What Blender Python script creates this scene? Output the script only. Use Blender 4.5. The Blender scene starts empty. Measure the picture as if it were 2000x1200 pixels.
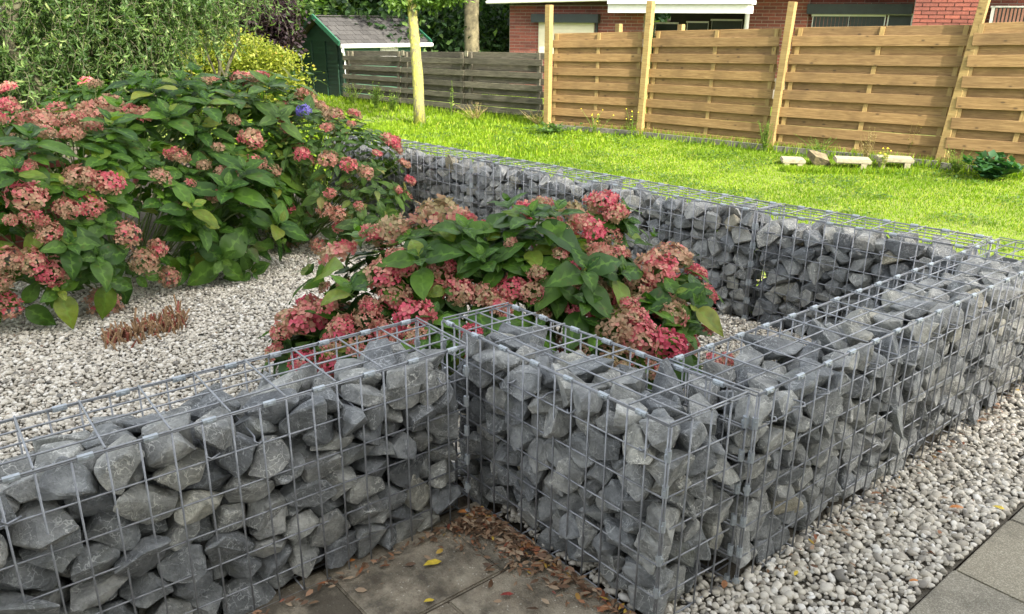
import bpy, bmesh, math, random
import numpy as np
from mathutils import Vector, Matrix, Euler, noise
random.seed(7); np.random.seed(7)
PI = math.pi
S = bpy.context.scene
COL = S.collection

# ------------------------------------------------------------------ camera
FPX, RX, RZ, RY = 1573.9, .3443, .8684, .0081          # focal length in photo pixels, pitch, yaw, roll
CAM = Vector((2.056, -1.418, 1.544))
def ray(u, v):                                          # direction seen at a photo pixel (2000 x 1200)
    xr = (u-1000)/FPX; ur = (600-v)/FPX
    cr, sr = math.cos(RY), math.sin(RY); xx = cr*xr-sr*ur; up = sr*xr+cr*ur
    c, s = math.cos(RX), math.sin(RX); yy = c+s*up; z = -s+c*up
    cz, sz = math.cos(RZ), math.sin(RZ)
    return Vector((cz*xx-sz*yy, sz*xx+cz*yy, z))
FWD = Vector((-math.sin(RZ), math.cos(RZ), 0)); RGT = Vector((math.cos(RZ), math.sin(RZ), 0))
def at(u, v, z=0.0):
    d = ray(u, v); return CAM + d*((z-CAM.z)/d.z)
def atd(u, v, D):
    d = ray(u, v); return CAM + d*(D/d.dot(FWD))
def depth(P): return (Vector(P)-CAM).dot(FWD)
def above(b, t, z=0.0): return atd(t[0], t[1], depth(at(b[0], b[1], z)))
cd = bpy.data.cameras.new('camera'); cam = bpy.data.objects.new('camera', cd); COL.objects.link(cam)
o0 = ray(1000, 600); R = (ray(1001, 600)-o0)*FPX; Uv = (ray(1000, 599)-o0)*FPX
M = Matrix((R.normalized(), Uv.normalized(), (-o0).normalized())).transposed().to_4x4(); M.translation = CAM
cam.matrix_world = M
cd.sensor_width = 36; cd.lens = FPX/2000*36; cd.clip_end = 500; cd.clip_start = .02
S.camera = cam

# ------------------------------------------------------------------ light
SUN_AZ = Vector((.999, -.03, 0)).normalized(); SUN_EL = math.radians(41)
w = bpy.data.worlds.new('World'); S.world = w; w.use_nodes = True
nt = w.node_tree; bg = nt.nodes['Background']; sk = nt.nodes.new('ShaderNodeTexSky')
sk.sky_type = 'NISHITA'; sk.sun_disc = False; sk.sun_elevation = SUN_EL; sk.sun_rotation = math.atan2(SUN_AZ.x, SUN_AZ.y)
sk.air_density = 1.0; sk.dust_density = 2.5; sk.ozone_density = .6
hsv = nt.nodes.new('ShaderNodeHueSaturation'); hsv.inputs['Saturation'].default_value = .45   # hazy, milky sky
tin = nt.nodes.new('ShaderNodeMix'); tin.data_type = 'RGBA'; tin.blend_type = 'MULTIPLY'; tin.inputs[0].default_value = 1; tin.inputs[7].default_value = (1.0, .955, .87, 1)
nt.links.new(sk.outputs[0], hsv.inputs['Color']); nt.links.new(hsv.outputs[0], tin.inputs[6]); nt.links.new(tin.outputs[2], bg.inputs[0]); bg.inputs[1].default_value = .15
sl = bpy.data.lights.new('sun', 'SUN'); sl.energy = 2.35; sl.angle = math.radians(.6); sl.color = (1, .93, .80)
so = bpy.data.objects.new('sun', sl); COL.objects.link(so)
sd = Vector((SUN_AZ.x*math.cos(SUN_EL), SUN_AZ.y*math.cos(SUN_EL), math.sin(SUN_EL)))
so.rotation_euler = sd.to_track_quat('Z', 'Y').to_euler(); so.location = (6, 0, 8)
S.view_settings.view_transform = 'Standard'; S.view_settings.look = 'None'
S.view_settings.exposure = 2.2; S.view_settings.gamma = 1; S.view_settings.use_curve_mapping = False

# ------------------------------------------------------------------ materials
def mat(name):
    m = bpy.data.materials.new(name); m.use_nodes = True
    n = m.node_tree; return m, n, n.nodes['Principled BSDF']
def N(n, t, **k):
    x = n.nodes.new('ShaderNode'+t)
    for a, b in k.items():
        if hasattr(x, a): setattr(x, a, b)
        else: x.inputs[a.replace('_', ' ')].default_value = b
    return x
def ramp(n, src, stops, interp='LINEAR'):
    r = n.nodes.new('ShaderNodeValToRGB'); r.color_ramp.interpolation = interp
    e = r.color_ramp.elements
    while len(e) < len(stops): e.new(.5)
    for i, (p, c) in enumerate(stops): e[i].position = p; e[i].color = (*c, 1)
    n.links.new(src, r.inputs[0]); return r.outputs[0]
def mixc(n, a, b, f, mode='MIX'):
    x = n.nodes.new('ShaderNodeMix'); x.data_type = 'RGBA'; x.blend_type = mode
    for s, v in ((x.inputs[6], a), (x.inputs[7], b), (x.inputs[0], f)):
        if isinstance(v, (tuple, float, int)): s.default_value = (*v, 1) if isinstance(v, tuple) else v
        else: n.links.new(v, s)
    return x.outputs[2]
def bump(n, p, h, strength=.4, dist=.01):
    b = n.nodes.new('ShaderNodeBump'); b.inputs['Strength'].default_value = strength; b.inputs['Distance'].default_value = dist
    n.links.new(h, b.inputs['Height']); n.links.new(b.outputs[0], p.inputs['Normal'])
def objco(n, rnd=True, scale=(1, 1, 1)):
    tc = n.nodes.new('ShaderNodeTexCoord'); o = tc.outputs['Object']
    mp = n.nodes.new('ShaderNodeMapping'); mp.inputs['Scale'].default_value = scale
    n.links.new(o, mp.inputs[0])
    if rnd:
        oi = n.nodes.new('ShaderNodeObjectInfo'); ml = n.nodes.new('ShaderNodeMath'); ml.operation = 'MULTIPLY'; ml.inputs[1].default_value = 37
        n.links.new(oi.outputs['Random'], ml.inputs[0]); n.links.new(ml.outputs[0], mp.inputs['Location'])
    return mp.outputs[0]
def noi(n, co, scale, detail=4, rough=.6, dist=0):
    x = N(n, 'TexNoise', Scale=scale, Detail=detail, Roughness=rough, Distortion=dist); n.links.new(co, x.inputs['Vector']); return x.outputs['Fac']
def attr(n, name):
    a = n.nodes.new('ShaderNodeAttribute'); a.attribute_name = name; return a.outputs['Fac']
def rndout(n): return n.nodes.new('ShaderNodeObjectInfo').outputs['Random']
def simple(name, col, rough=.7, metal=0, var=0, scale=30):
    m, n, p = mat(name); p.inputs['Roughness'].default_value = rough; p.inputs['Metallic'].default_value = metal
    f = noi(n, objco(n), scale)
    lo = tuple(c*(1-var) for c in col); hi = tuple(min(1, c*(1+var)) for c in col)
    n.links.new(ramp(n, f, [(.3, lo), (.7, hi)]), p.inputs['Base Color']); return m

def stone_mat(far=False):
    m, n, p = mat('limestone'); co = objco(n); L = n.links
    big = noi(n, co, 11, 4, .65)
    base = ramp(n, big, [(.28, (.135, .140, .140)), (.5, (.265, .27, .265)), (.72, (.47, .47, .45))])
    base = mixc(n, base, (.12, .122, .122), ramp(n, noi(n, co, 55, 5, .75), [(.28, (.65, .65, .65)), (.46, (0, 0, 0))]))
    f2 = noi(n, co, 90, 3, .7)
    base = mixc(n, base, (.44, .44, .42), ramp(n, f2, [(.57, (0, 0, 0)), (.72, (.45, .45, .45))]))
    # pale calcite veins
    v = N(n, 'TexVoronoi', Scale=24.0); v.feature = 'DISTANCE_TO_EDGE'
    nd = N(n, 'TexNoise', Scale=16.0, Detail=4.0); L.new(co, nd.inputs['Vector'])
    vm = n.nodes.new('ShaderNodeVectorMath'); vm.operation = 'MULTIPLY_ADD'; vm.inputs[1].default_value = (.16, .16, .16)
    L.new(nd.outputs['Color'], vm.inputs[0]); L.new(co, vm.inputs[2]); L.new(vm.outputs[0], v.inputs['Vector'])
    vein = ramp(n, v.outputs['Distance'], [(0, (.9, .9, .9)), (.022, (.6, .6, .6)), (.05, (0, 0, 0))])
    msk = ramp(n, noi(n, co, 15, 3), [(.42, (0, 0, 0)), (.60, (1, 1, 1))])
    mul = n.nodes.new('ShaderNodeMath'); mul.operation = 'MULTIPLY'; L.new(vein, mul.inputs[0]); L.new(msk, mul.inputs[1])
    base = mixc(n, base, (.62, .62, .60), mul.outputs[0])
    r = rndout(n)
    tint = ramp(n, r, [(0, (.66, .69, .74)), (.35, (.90, .93, .96)), (.65, (1.1, 1.1, 1.08)), (.92, (1.30, 1.30, 1.26)), (.985, (1.34, 1.30, 1.16)), (1, (1.35, 1.2, .88))])
    base = mixc(n, base, tint, 1.0, 'MULTIPLY')
    gr = ramp(n, noi(n, co, 6, 3), [(.62, (0, 0, 0)), (.8, (.45, .45, .45))])
    base = mixc(n, base, (.20, .205, .13), gr)
    L.new(base, p.inputs['Base Color']); p.inputs['Roughness'].default_value = .72; p.inputs['Specular IOR Level'].default_value = .35
    ad = n.nodes.new('ShaderNodeMath'); ad.operation = 'MULTIPLY_ADD'; ad.inputs[1].default_value = .35
    L.new(noi(n, co, 130, 4, .7), ad.inputs[0]); L.new(noi(n, co, 34, 6, .7, .6), ad.inputs[2])
    bump(n, p, ad.outputs[0], .95, .016)
    return m
STONE = stone_mat()

def wire_mat():
    m, n, p = mat('galvanised_wire'); co = objco(n)
    n.links.new(ramp(n, noi(n, co, 40, 4), [(.3, (.22, .23, .25)), (.7, (.36, .375, .40))]), p.inputs['Base Color'])
    p.inputs['Metallic'].default_value = .55; p.inputs['Roughness'].default_value = .48; return m
WIRE = wire_mat()
CLIP = simple('bright_zinc', (.42, .46, .49), .42, .5, .15, 60)

def leaf_mat(name, lo, hi, edge, rough=.45, trans=.25, vein=True):
    m, n, p = mat(name); L = n.links
    v = attr(n, 'var'); r = rndout(n)
    ad = n.nodes.new('ShaderNodeMath'); ad.operation = 'ADD'; L.new(v, ad.inputs[0]); L.new(r, ad.inputs[1])
    md = n.nodes.new('ShaderNodeMath'); md.operation = 'FRACT'; L.new(ad.outputs[0], md.inputs[0])
    c = ramp(n, md.outputs[0], [(0, lo), (.6, tuple((a+b)/2 for a, b in zip(lo, hi))), (.9, hi), (1, edge)])
    if vein:
        a = attr(n, 'vein'); c = mixc(n, c, tuple(min(1, x*1.9+.02) for x in hi), ramp(n, a, [(.86, (0, 0, 0)), (1, (.4, .4, .4))]))
    if vein:
        co = objco(n); c = mixc(n, c, (.13, .085, .03), ramp(n, noi(n, co, 3.2, 5, .75), [(.60, (0, 0, 0)), (.72, (.75, .75, .75))]))
        c = mixc(n, c, tuple(x*.55 for x in lo), ramp(n, noi(n, co, 1.7, 3), [(.45, (0, 0, 0)), (.7, (.6, .6, .6))]))
    L.new(c, p.inputs['Base Color']); p.inputs['Roughness'].default_value = rough; p.inputs['Specular IOR Level'].default_value = .28
    t = n.nodes.new('ShaderNodeBsdfTranslucent'); L.new(mixc(n, c, (1.6, 1.9, .7), 1.0, 'MULTIPLY'), t.inputs[0])
    mx = n.nodes.new('ShaderNodeMixShader'); mx.inputs[0].default_value = trans
    L.new(p.outputs[0], mx.inputs[1]); L.new(t.outputs[0], mx.inputs[2]); L.new(mx.outputs[0], n.nodes['Material Output'].inputs[0])
    if vein: bump(n, p, attr(n, 'vein'), .5, .004)
    return m
LEAF = leaf_mat('hydrangea_leaf', (.026, .074, .012), (.095, .195, .020), (.22, .25, .035))
LEAF2 = leaf_mat('small_hydrangea_leaf', (.035, .080, .018), (.10, .18, .030), (.22, .20, .06))
WILLOW = leaf_mat('willow_leaf', (.035, .075, .022), (.14, .225, .065), (.28, .34, .13), .5, .35, False)
HEDGE = leaf_mat('hedge_leaf', (.11, .16, .022), (.32, .32, .05), (.42, .22, .05), .5, .35, False)
DARKTREE = leaf_mat('dark_tree_leaf', (.014, .034, .012), (.045, .095, .024), (.10, .17, .04), .5, .25, False)
MIDTREE = leaf_mat('mid_tree_leaf', (.04, .085, .02), (.10, .18, .04), (.18, .25, .06), .5, .35, False)
PURPLE = leaf_mat('purple_leaf', (.018, .012, .016), (.05, .03, .035), (.08, .07, .04), .5, .2, False)
YOUNG = leaf_mat('young_tree_leaf', (.06, .12, .02), (.13, .21, .04), (.2, .28, .06), .45, .35, False)
GRASS = leaf_mat('grass_blade', (.10, .175, .008), (.22, .32, .014), (.34, .34, .06), .55, .4, False)
WEED = leaf_mat('weed', (.10, .17, .03), (.22, .29, .07), (.36, .32, .12), .55, .35, False)
DRYW = leaf_mat('dry_weed', (.25, .19, .09), (.36, .29, .15), (.40, .36, .16), .6, .3, False)
MALLOW = leaf_mat('dark_broad_leaf', (.02, .07, .025), (.045, .12, .04), (.09, .16, .05), .5, .2, False)

def petal_mat(name, stops):
    m, n, p = mat(name); L = n.links
    v = attr(n, 'var'); r = rndout(n)
    x = n.nodes.new('ShaderNodeMath'); x.operation = 'MULTIPLY_ADD'; x.inputs[1].default_value = .36; L.new(r, x.inputs[0]); L.new(v, x.inputs[2])
    s = n.nodes.new('ShaderNodeMath'); s.operation = 'SUBTRACT'; s.inputs[1].default_value = .08 if name == 'pink_sepals' else .16; L.new(x.outputs[0], s.inputs[0]); s.use_clamp = True
    c = ramp(n, s.outputs[0], stops)
    c = mixc(n, c, (.36, .25, .14), ramp(n, attr(n, 'vein'), [(.55, (0, 0, 0)), (1, (.35, .35, .35))]))
    L.new(c, p.inputs['Base Color']); p.inputs['Roughness'].default_value = .6
    t = n.nodes.new('ShaderNodeBsdfTranslucent'); L.new(c, t.inputs[0])
    mx = n.nodes.new('ShaderNodeMixShader'); mx.inputs[0].default_value = .3
    L.new(p.outputs[0], mx.inputs[1]); L.new(t.outputs[0], mx.inputs[2]); L.new(mx.outputs[0], n.nodes['Material Output'].inputs[0])
    return m
PINK = petal_mat('pink_sepals', [(0, (.32, .27, .13)), (.22, (.52, .37, .22)), (.42, (.62, .33, .24)), (.66, (.64, .21, .20)), (.94, (.60, .085, .14))])
TANP = petal_mat('faded_sepals', [(0, (.24, .20, .10)), (.35, (.40, .27, .16)), (.65, (.50, .29, .19)), (.88, (.58, .22, .18)), (1, (.62, .11, .15))])
VIOL = petal_mat('violet_sepals', [(0, (.14, .12, .50)), (.5, (.24, .20, .62)), (1, (.38, .32, .72))])
STEM = simple('green_stem', (.13, .18, .05), .6, 0, .3)
BARK = simple('bark', (.13, .105, .07), .9, 0, .5, 12)
TWIG = simple('willow_bark', (.075, .072, .038), .8, 0, .4, 12)

def lichen_bark():
    m, n, p = mat('lichen_bark'); co = objco(n, False, (1, 1, .45))
    c = ramp(n, noi(n, co, 22, 6, .7), [(.34, (.11, .10, .06)), (.46, (.24, .22, .11)), (.56, (.37, .36, .06)), (.68, (.46, .43, .17))])
    n.links.new(c, p.inputs['Base Color']); p.inputs['Roughness'].default_value = .9; bump(n, p, noi(n, co, 40, 5), .7, .02); return m
LICHEN = lichen_bark(); OLDBARK = simple('old_mossy_bark', (.115, .10, .058), .95, 0, .7, 9)

def wood_mat(name, a, b, c, rough=.75, knots=True, sc=1.0):
    m, n, p = mat(name); L = n.links; co = objco(n, True, (1, 1, 1))
    mp = n.nodes.new('ShaderNodeMapping'); mp.inputs['Scale'].default_value = (1.6*sc, 20*sc, 20*sc); L.new(co, mp.inputs[0])
    g = noi(n, mp.outputs[0], 3.2, 6, .62, .9)
    col = ramp(n, g, [(.3, a), (.5, b), (.72, c)])
    big = noi(n, co, 2.2, 3)
    col = mixc(n, col, tuple(x*.62 for x in a), ramp(n, big, [(.5, (0, 0, 0)), (.75, (.6, .6, .6))]))
    if knots:
        v = N(n, 'TexVoronoi', Scale=5.0); mp2 = n.nodes.new('ShaderNodeMapping'); mp2.inputs['Scale'].default_value = (1, 2.2, 2.2); L.new(co, mp2.inputs[0]); L.new(mp2.outputs[0], v.inputs['Vector'])
        k = ramp(n, v.outputs['Distance'], [(.07, (.85, .85, .85)), (.13, (.15, .15, .15)), (.2, (0, 0, 0))])
        col = mixc(n, col, tuple(x*.38 for x in a), k)
    r = rndout(n); col = mixc(n, col, ramp(n, r, [(0, (.82, .80, .78)), (1, (1.12, 1.1, 1.05))]), 1.0, 'MULTIPLY')
    L.new(col, p.inputs['Base Color']); p.inputs['Roughness'].default_value = rough; bump(n, p, g, .35, .006); return m
PINE = wood_mat('treated_pine', (.155, .090, .033), (.235, .147, .058), (.33, .22, .097))
PINEP = wood_mat('treated_pine_post', (.21, .14, .05), (.30, .21, .08), (.38, .29, .12))
GREYW = wood_mat('weathered_board', (.050, .046, .032), (.095, .088, .064), (.165, .155, .12), .9, False)
GREENSHADE = wood_mat('shaded_green_paint', (.005, .020, .013), (.009, .032, .020), (.016, .045, .028), .45, False, .6)  # shed green for the unlit gable, its shade put into the colour
GREENSUN = simple('sunlit_green_paint', (.022, .12, .065), .5, 0, .15, 8)  # same shed green, brightened in the colour for the sunlit side
WHITE = simple('white_paint', (.74, .75, .74), .45, 0, .06, 14)
CREAM = simple('cream_shutter', (.66, .62, .47), .55, 0, .06, 8)
DARKF = simple('dark_frame', (.025, .035, .034), .5, 0, .2, 8)
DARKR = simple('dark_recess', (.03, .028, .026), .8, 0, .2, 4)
REDCUR = simple('striped_blind_slat', (.33, .16, .12), .8, 0, .15, 8)
TILE = simple('roof_tile', (.10, .085, .085), .8, 0, .3, 16)
RENDER = simple('pale_render', (.72, .70, .66), .9, 0, .05, 6)  # kept pale so the added house bounces skylight into the shade
CONC = simple('concrete', (.30, .27, .19), .95, 0, .25, 30)
KERBM = simple('grey_kerb', (.13, .125, .105), .95, 0, .3, 30)
DRYS = simple('dry_stalk', (.27, .17, .09), .8, 0, .4, 14)
REDS = simple('red_stalk', (.24, .07, .045), .7, 0, .4, 14)
YFLW = simple('yellow_flower', (.80, .62, .03), .6, 0, .1)

def shingle():
    m, n, p = mat('roof_felt'); co = objco(n, True); 
    c = ramp(n, noi(n, co, 34, 5, .7), [(.3, (.030, .029, .030)), (.7, (.075, .072, .07))])
    r = rndout(n); c = mixc(n, c, ramp(n, r, [(0, (.75, .75, .75)), (1, (1.2, 1.2, 1.2))]), 1.0, 'MULTIPLY')
    n.links.new(c, p.inputs['Base Color']); p.inputs['Roughness'].default_value = .95; return m
FELT = shingle()
def brick_mat():
    m, n, p = mat('red_brick'); co = objco(n, True)
    c = ramp(n, noi(n, co, 30, 5, .7), [(.3, (.15, .048, .036)), (.7, (.27, .095, .068))])
    v = attr(n, 'var'); r = rndout(n); ad = n.nodes.new('ShaderNodeMath'); ad.operation = 'ADD'; n.links.new(v, ad.inputs[0]); n.links.new(r, ad.inputs[1])
    fr = n.nodes.new('ShaderNodeMath'); fr.operation = 'FRACT'; n.links.new(ad.outputs[0], fr.inputs[0])
    c = mixc(n, c, ramp(n, fr.outputs[0], [(0, (.7, .66, .7)), (1, (1.25, 1.1, 1.05))]), 1.0, 'MULTIPLY')
    n.links.new(c, p.inputs['Base Color']); p.inputs['Roughness'].default_value = .9; return m
BRICK = brick_mat(); MORTAR = simple('mortar', (.30, .26, .22), .95, 0, .15, 20)

def pebble_mat():
    m, n, p = mat('pebble'); L = n.links; v = attr(n, 'var')
    c = ramp(n, v, [(0, (.10, .10, .095)), (.12, (.19, .18, .16)), (.28, (.34, .31, .26)), (.5, (.50, .465, .39)), (.8, (.64, .605, .53)), (1, (.74, .73, .69))])
    tc = n.nodes.new('ShaderNodeTexCoord'); c = mixc(n, c, (.30, .26, .19), ramp(n, noi(n, tc.outputs['Object'], 60, 4), [(.5, (0, 0, 0)), (.75, (.5, .5, .5))]))
    L.new(c, p.inputs['Base Color']); p.inputs['Roughness'].default_value = .65; return m
PEBBLE = pebble_mat()
def soil_mat(name, a, b, sc=30):
    m, n, p = mat(name); tc = n.nodes.new('ShaderNodeTexCoord').outputs['Object']
    c = ramp(n, noi(n, tc, sc, 8, .7), [(.3, a), (.7, b)]); n.links.new(c, p.inputs['Base Color'])
    p.inputs['Roughness'].default_value = 1; bump(n, p, noi(n, tc, sc*3, 5), .8, .02); return m
SOIL = soil_mat('soil', (.055, .042, .028), (.12, .095, .065))
TURF = soil_mat('turf', (.10, .15, .014), (.20, .24, .04), 14)
SUB = soil_mat('gravel_bed_base', (.08, .068, .05), (.24, .215, .17), 55)
def slab_mat():
    m, n, p = mat('worn_concrete_slab'); L = n.links; co = objco(n, True)
    c = ramp(n, noi(n, co, 8, 6, .7), [(.3, (.15, .122, .085)), (.5, (.27, .23, .17)), (.68, (.40, .355, .27))])
    c = mixc(n, c, (.40, .36, .28), ramp(n, noi(n, co, 230, 4, .8), [(.52, (0, 0, 0)), (.68, (.75, .75, .75))]))
    c = mixc(n, c, (.05, .042, .03), ramp(n, noi(n, co, 190, 4, .8), [(.30, (.7, .7, .7)), (.44, (0, 0, 0))]))
    v = N(n, 'TexVoronoi', Scale=95.0); L.new(co, v.inputs['Vector'])
    sp = ramp(n, v.outputs['Distance'], [(.16, (.8, .8, .8)), (.30, (0, 0, 0))])
    ms = ramp(n, noi(n, co, 45, 3), [(.5, (0, 0, 0)), (.62, (1, 1, 1))])
    mu = n.nodes.new('ShaderNodeMath'); mu.operation = 'MULTIPLY'; L.new(sp, mu.inputs[0]); L.new(ms, mu.inputs[1])
    c = mixc(n, c, (.62, .59, .50), mu.outputs[0])
    c = mixc(n, c, (.045, .038, .028), ramp(n, noi(n, co, 5, 7, .7), [(.46, (0, 0, 0)), (.62, (.75, .75, .75))]))
    L.new(c, p.inputs['Base Color']); p.inputs['Roughness'].default_value = .95; bump(n, p, noi(n, co, 170, 4), .7, .006); return m
SLAB = slab_mat()
def slab2_mat():
    m, n, p = mat('grey_concrete_slab'); L = n.links; co = objco(n, True)
    c = ramp(n, noi(n, co, 220, 5, .8), [(.3, (.13, .12, .10)), (.52, (.25, .235, .20)), (.62, (.42, .40, .36)), (.75, (.50, .48, .44))])
    r = rndout(n); c = mixc(n, c, ramp(n, r, [(0, (.62, .64, .68)), (.5, (1.1, 1.08, 1.0)), (1, (1.25, 1.2, 1.05))]), 1.0, 'MULTIPLY')
    c = mixc(n, c, (.07, .065, .05), ramp(n, noi(n, co, 7, 5), [(.5, (0, 0, 0)), (.75, (.5, .5, .5))]))
    L.new(c, p.inputs['Base Color']); p.inputs['Roughness'].default_value = .95; bump(n, p, noi(n, co, 190, 4), .7, .005); return m
SLAB2 = slab2_mat()
def fallen_mat():
    m, n, p = mat('fallen_leaf'); v = attr(n, 'var'); r = rndout(n)
    ad = n.nodes.new('ShaderNodeMath'); ad.operation = 'ADD'; n.links.new(v, ad.inputs[0]); n.links.new(r, ad.inputs[1])
    fr = n.nodes.new('ShaderNodeMath'); fr.operation = 'FRACT'; n.links.new(ad.outputs[0], fr.inputs[0])
    c = ramp(n, fr.outputs[0], [(0, (.07, .04, .022)), (.25, (.14, .075, .04)), (.5, (.24, .15, .085)), (.75, (.36, .27, .18)), (.87, (.30, .11, .04)), (.95, (.17, .045, .03)), (1, (.50, .34, .05))])
    n.links.new(c, p.inputs['Base Color']); p.inputs['Roughness'].default_value = .6; return m
FALLEN = fallen_mat()
def plainleaf(name, col): return simple(name, col, .55, 0, .35, 60)
ORANGE = plainleaf('orange_leaf', (.50, .19, .05)); YELLOW = plainleaf('yellow_leaf', (.62, .46, .05)); BROWN = plainleaf('brown_leaf', (.28, .13, .06)); REDL = plainleaf('red_leaf', (.30, .05, .04))

# ------------------------------------------------------------------ mesh helpers
def mesh_np(name, V, F, m, smooth=False, attrs=None):
    """V (n,3), F (k,3|4) int array, attrs {name: per-vertex floats}"""
    V = np.asarray(V, dtype=np.float32); F = np.asarray(F, dtype=np.int32); k = F.shape[1]
    me = bpy.data.meshes.new(name); me.vertices.add(len(V)); me.vertices.foreach_set('co', V.ravel())
    me.loops.add(F.size); me.loops.foreach_set('vertex_index', F.ravel())
    me.polygons.add(len(F)); me.polygons.foreach_set('loop_start', np.arange(0, F.size, k, dtype=np.int32))
    if smooth: me.polygons.foreach_set('use_smooth', np.ones(len(F), dtype=bool))
    for a, d in (attrs or {}).items():
        at_ = me.attributes.new(a, 'FLOAT', 'POINT'); at_.data.foreach_set('value', np.asarray(d, dtype=np.float32))
    me.materials.append(m); me.update(calc_edges=True); return me
def link(name, me, parent=None, loc=None, rot=None, scale=None):
    o = bpy.data.objects.new(name, me); COL.objects.link(o)
    if parent is not None: o.parent = parent
    if loc is not None: o.location = loc
    if rot is not None: o.rotation_euler = rot
    if scale is not None: o.scale = scale if hasattr(scale, '__len__') else (scale,)*3
    return o
def tag(o, label=None, cat=None, group=None, kind=None):
    for k, v in (('label', label), ('category', cat), ('group', group), ('kind', kind)):
        if v: o[k] = v
    return o
def thing(name, label, cat, loc=(0, 0, 0), rz=0, group=None):
    o = bpy.data.objects.new(name, None); COL.objects.link(o); o.location = loc; o.rotation_euler = (0, 0, rz); o.empty_display_size = .1
    return tag(o, label, cat, group)

class MB:
    """collects boxes, tubes and quads into one mesh"""
    def __init__(s): s.v = []; s.f = []
    def add(s, vs, fs):
        b = len(s.v); s.v += [tuple(x) for x in vs]; s.f += [tuple(i+b for i in f) for f in fs]
    def hexa(s, c):   # 8 corners: bottom 0-3, top 4-7
        s.add(c, [(3, 2, 1, 0), (4, 5, 6, 7), (0, 1, 5, 4), (1, 2, 6, 5), (2, 3, 7, 6), (3, 0, 4, 7)])
    def box(s, x0, y0, z0, x1, y1, z1):
        s.hexa([(x0, y0, z0), (x1, y0, z0), (x1, y1, z0), (x0, y1, z0), (x0, y0, z1), (x1, y0, z1), (x1, y1, z1), (x0, y1, z1)])
    def beam(s, a, b, w, h, up=(0, 0, 1)):
        a = Vector(a); b = Vector(b); d = (b-a).normalized(); u = Vector(up); sd_ = d.cross(u)
        if sd_.length < 1e-5: sd_ = Vector((1, 0, 0))
        sd_.normalize(); u = sd_.cross(d).normalized(); w /= 2; h /= 2
        s.hexa([a-sd_*w-u*h, a+sd_*w-u*h, b+sd_*w-u*h, b-sd_*w-u*h, a-sd_*w+u*h, a+sd_*w+u*h, b+sd_*w+u*h, b-sd_*w+u*h])
    def tube(s, pts, rs, n=6, cap=True):
        pts = [Vector(p) for p in pts]
        if not hasattr(rs, '__len__'): rs = [rs]*len(pts)
        b = len(s.v); ref = None
        for i, p in enumerate(pts):
            d = (pts[min(i+1, len(pts)-1)]-pts[max(i-1, 0)]).normalized()
            if ref is None:
                ref = d.orthogonal().normalized()
            ref = (ref-d*ref.dot(d)).normalized(); q = d.cross(ref)
            for k in range(n):
                a = 2*PI*k/n; s.v.append(tuple(p+(ref*math.cos(a)+q*math.sin(a))*rs[i]))
        for i in range(len(pts)-1):
            for k in range(n):
                k2 = (k+1) % n; s.f.append((b+i*n+k, b+i*n+k2, b+(i+1)*n+k2, b+(i+1)*n+k))
        if cap:
            s.f.append(tuple(b+k for k in range(n))[::-1]); s.f.append(tuple(b+(len(pts)-1)*n+k for k in range(n)))
    def mesh(s, name, m, smooth=False):
        me = bpy.data.meshes.new(name); me.from_pydata(s.v, [], s.f); me.materials.append(m)
        if smooth: me.polygons.foreach_set('use_smooth', [True]*len(me.polygons))
        me.update(); return me
    def build(s, name, m, parent=None, smooth=False, origin=None):
        if origin is not None:
            o = Vector(origin); s.v = [tuple(Vector(p)-o) for p in s.v]
        ob = link(name, s.mesh(name, m, smooth), parent)
        if origin is not None: ob.location = origin
        return ob
def bevel_obj(o, w=.004, seg=1):
    bm = bmesh.new(); bm.from_mesh(o.data); bmesh.ops.bevel(bm, geom=bm.edges[:], offset=w, segments=seg, affect='EDGES'); bm.to_mesh(o.data); bm.free()
def basis_rand(n):
    q = np.random.normal(size=(n, 4)); q /= np.linalg.norm(q, axis=1)[:, None]; w_, x, y, z = q.T
    return np.stack([np.stack([1-2*(y*y+z*z), 2*(x*y-z*w_), 2*(x*z+y*w_)], -1), np.stack([2*(x*y+z*w_), 1-2*(x*x+z*z), 2*(y*z-x*w_)], -1), np.stack([2*(x*z-y*w_), 2*(y*z+x*w_), 1-2*(x*x+y*y)], -1)], 1)
def frames(dirs, ups):
    """columns: x=along dir, y=side, z=normal"""
    d = dirs/np.linalg.norm(dirs, axis=1)[:, None]; s_ = np.cross(ups, d); l = np.linalg.norm(s_, axis=1)[:, None]; s_ = np.where(l < 1e-4, [[1., 0, 0]], s_/np.maximum(l, 1e-4))
    nn = np.cross(d, s_); return np.stack([d, s_, nn], -1)
def scatter_mesh(name, m, base_v, base_f, P, Rm, Sc, var, parent=None, smooth=False, battr=None):
    """bakes many copies of a small base shape into one mesh"""
    n = len(P); bv = np.asarray(base_v, float); bf = np.asarray(base_f)
    Sc = np.asarray(Sc, float); Sc = Sc[:, None, None] if Sc.ndim == 1 else Sc[:, None, :]
    V = np.einsum('nij,nkj->nki', Rm, bv[None]*Sc) + np.asarray(P)[:, None, :]
    F = bf[None]+(np.arange(n)*len(bv))[:, None, None]
    at_ = {'var': np.repeat(var, len(bv))}
    for k, a in (battr or {}).items(): at_[k] = np.tile(a, n)
    return link(name, mesh_np(name, V.reshape(-1, 3), F.reshape(-1, bf.shape[1]), m, smooth, at_), parent)

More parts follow.
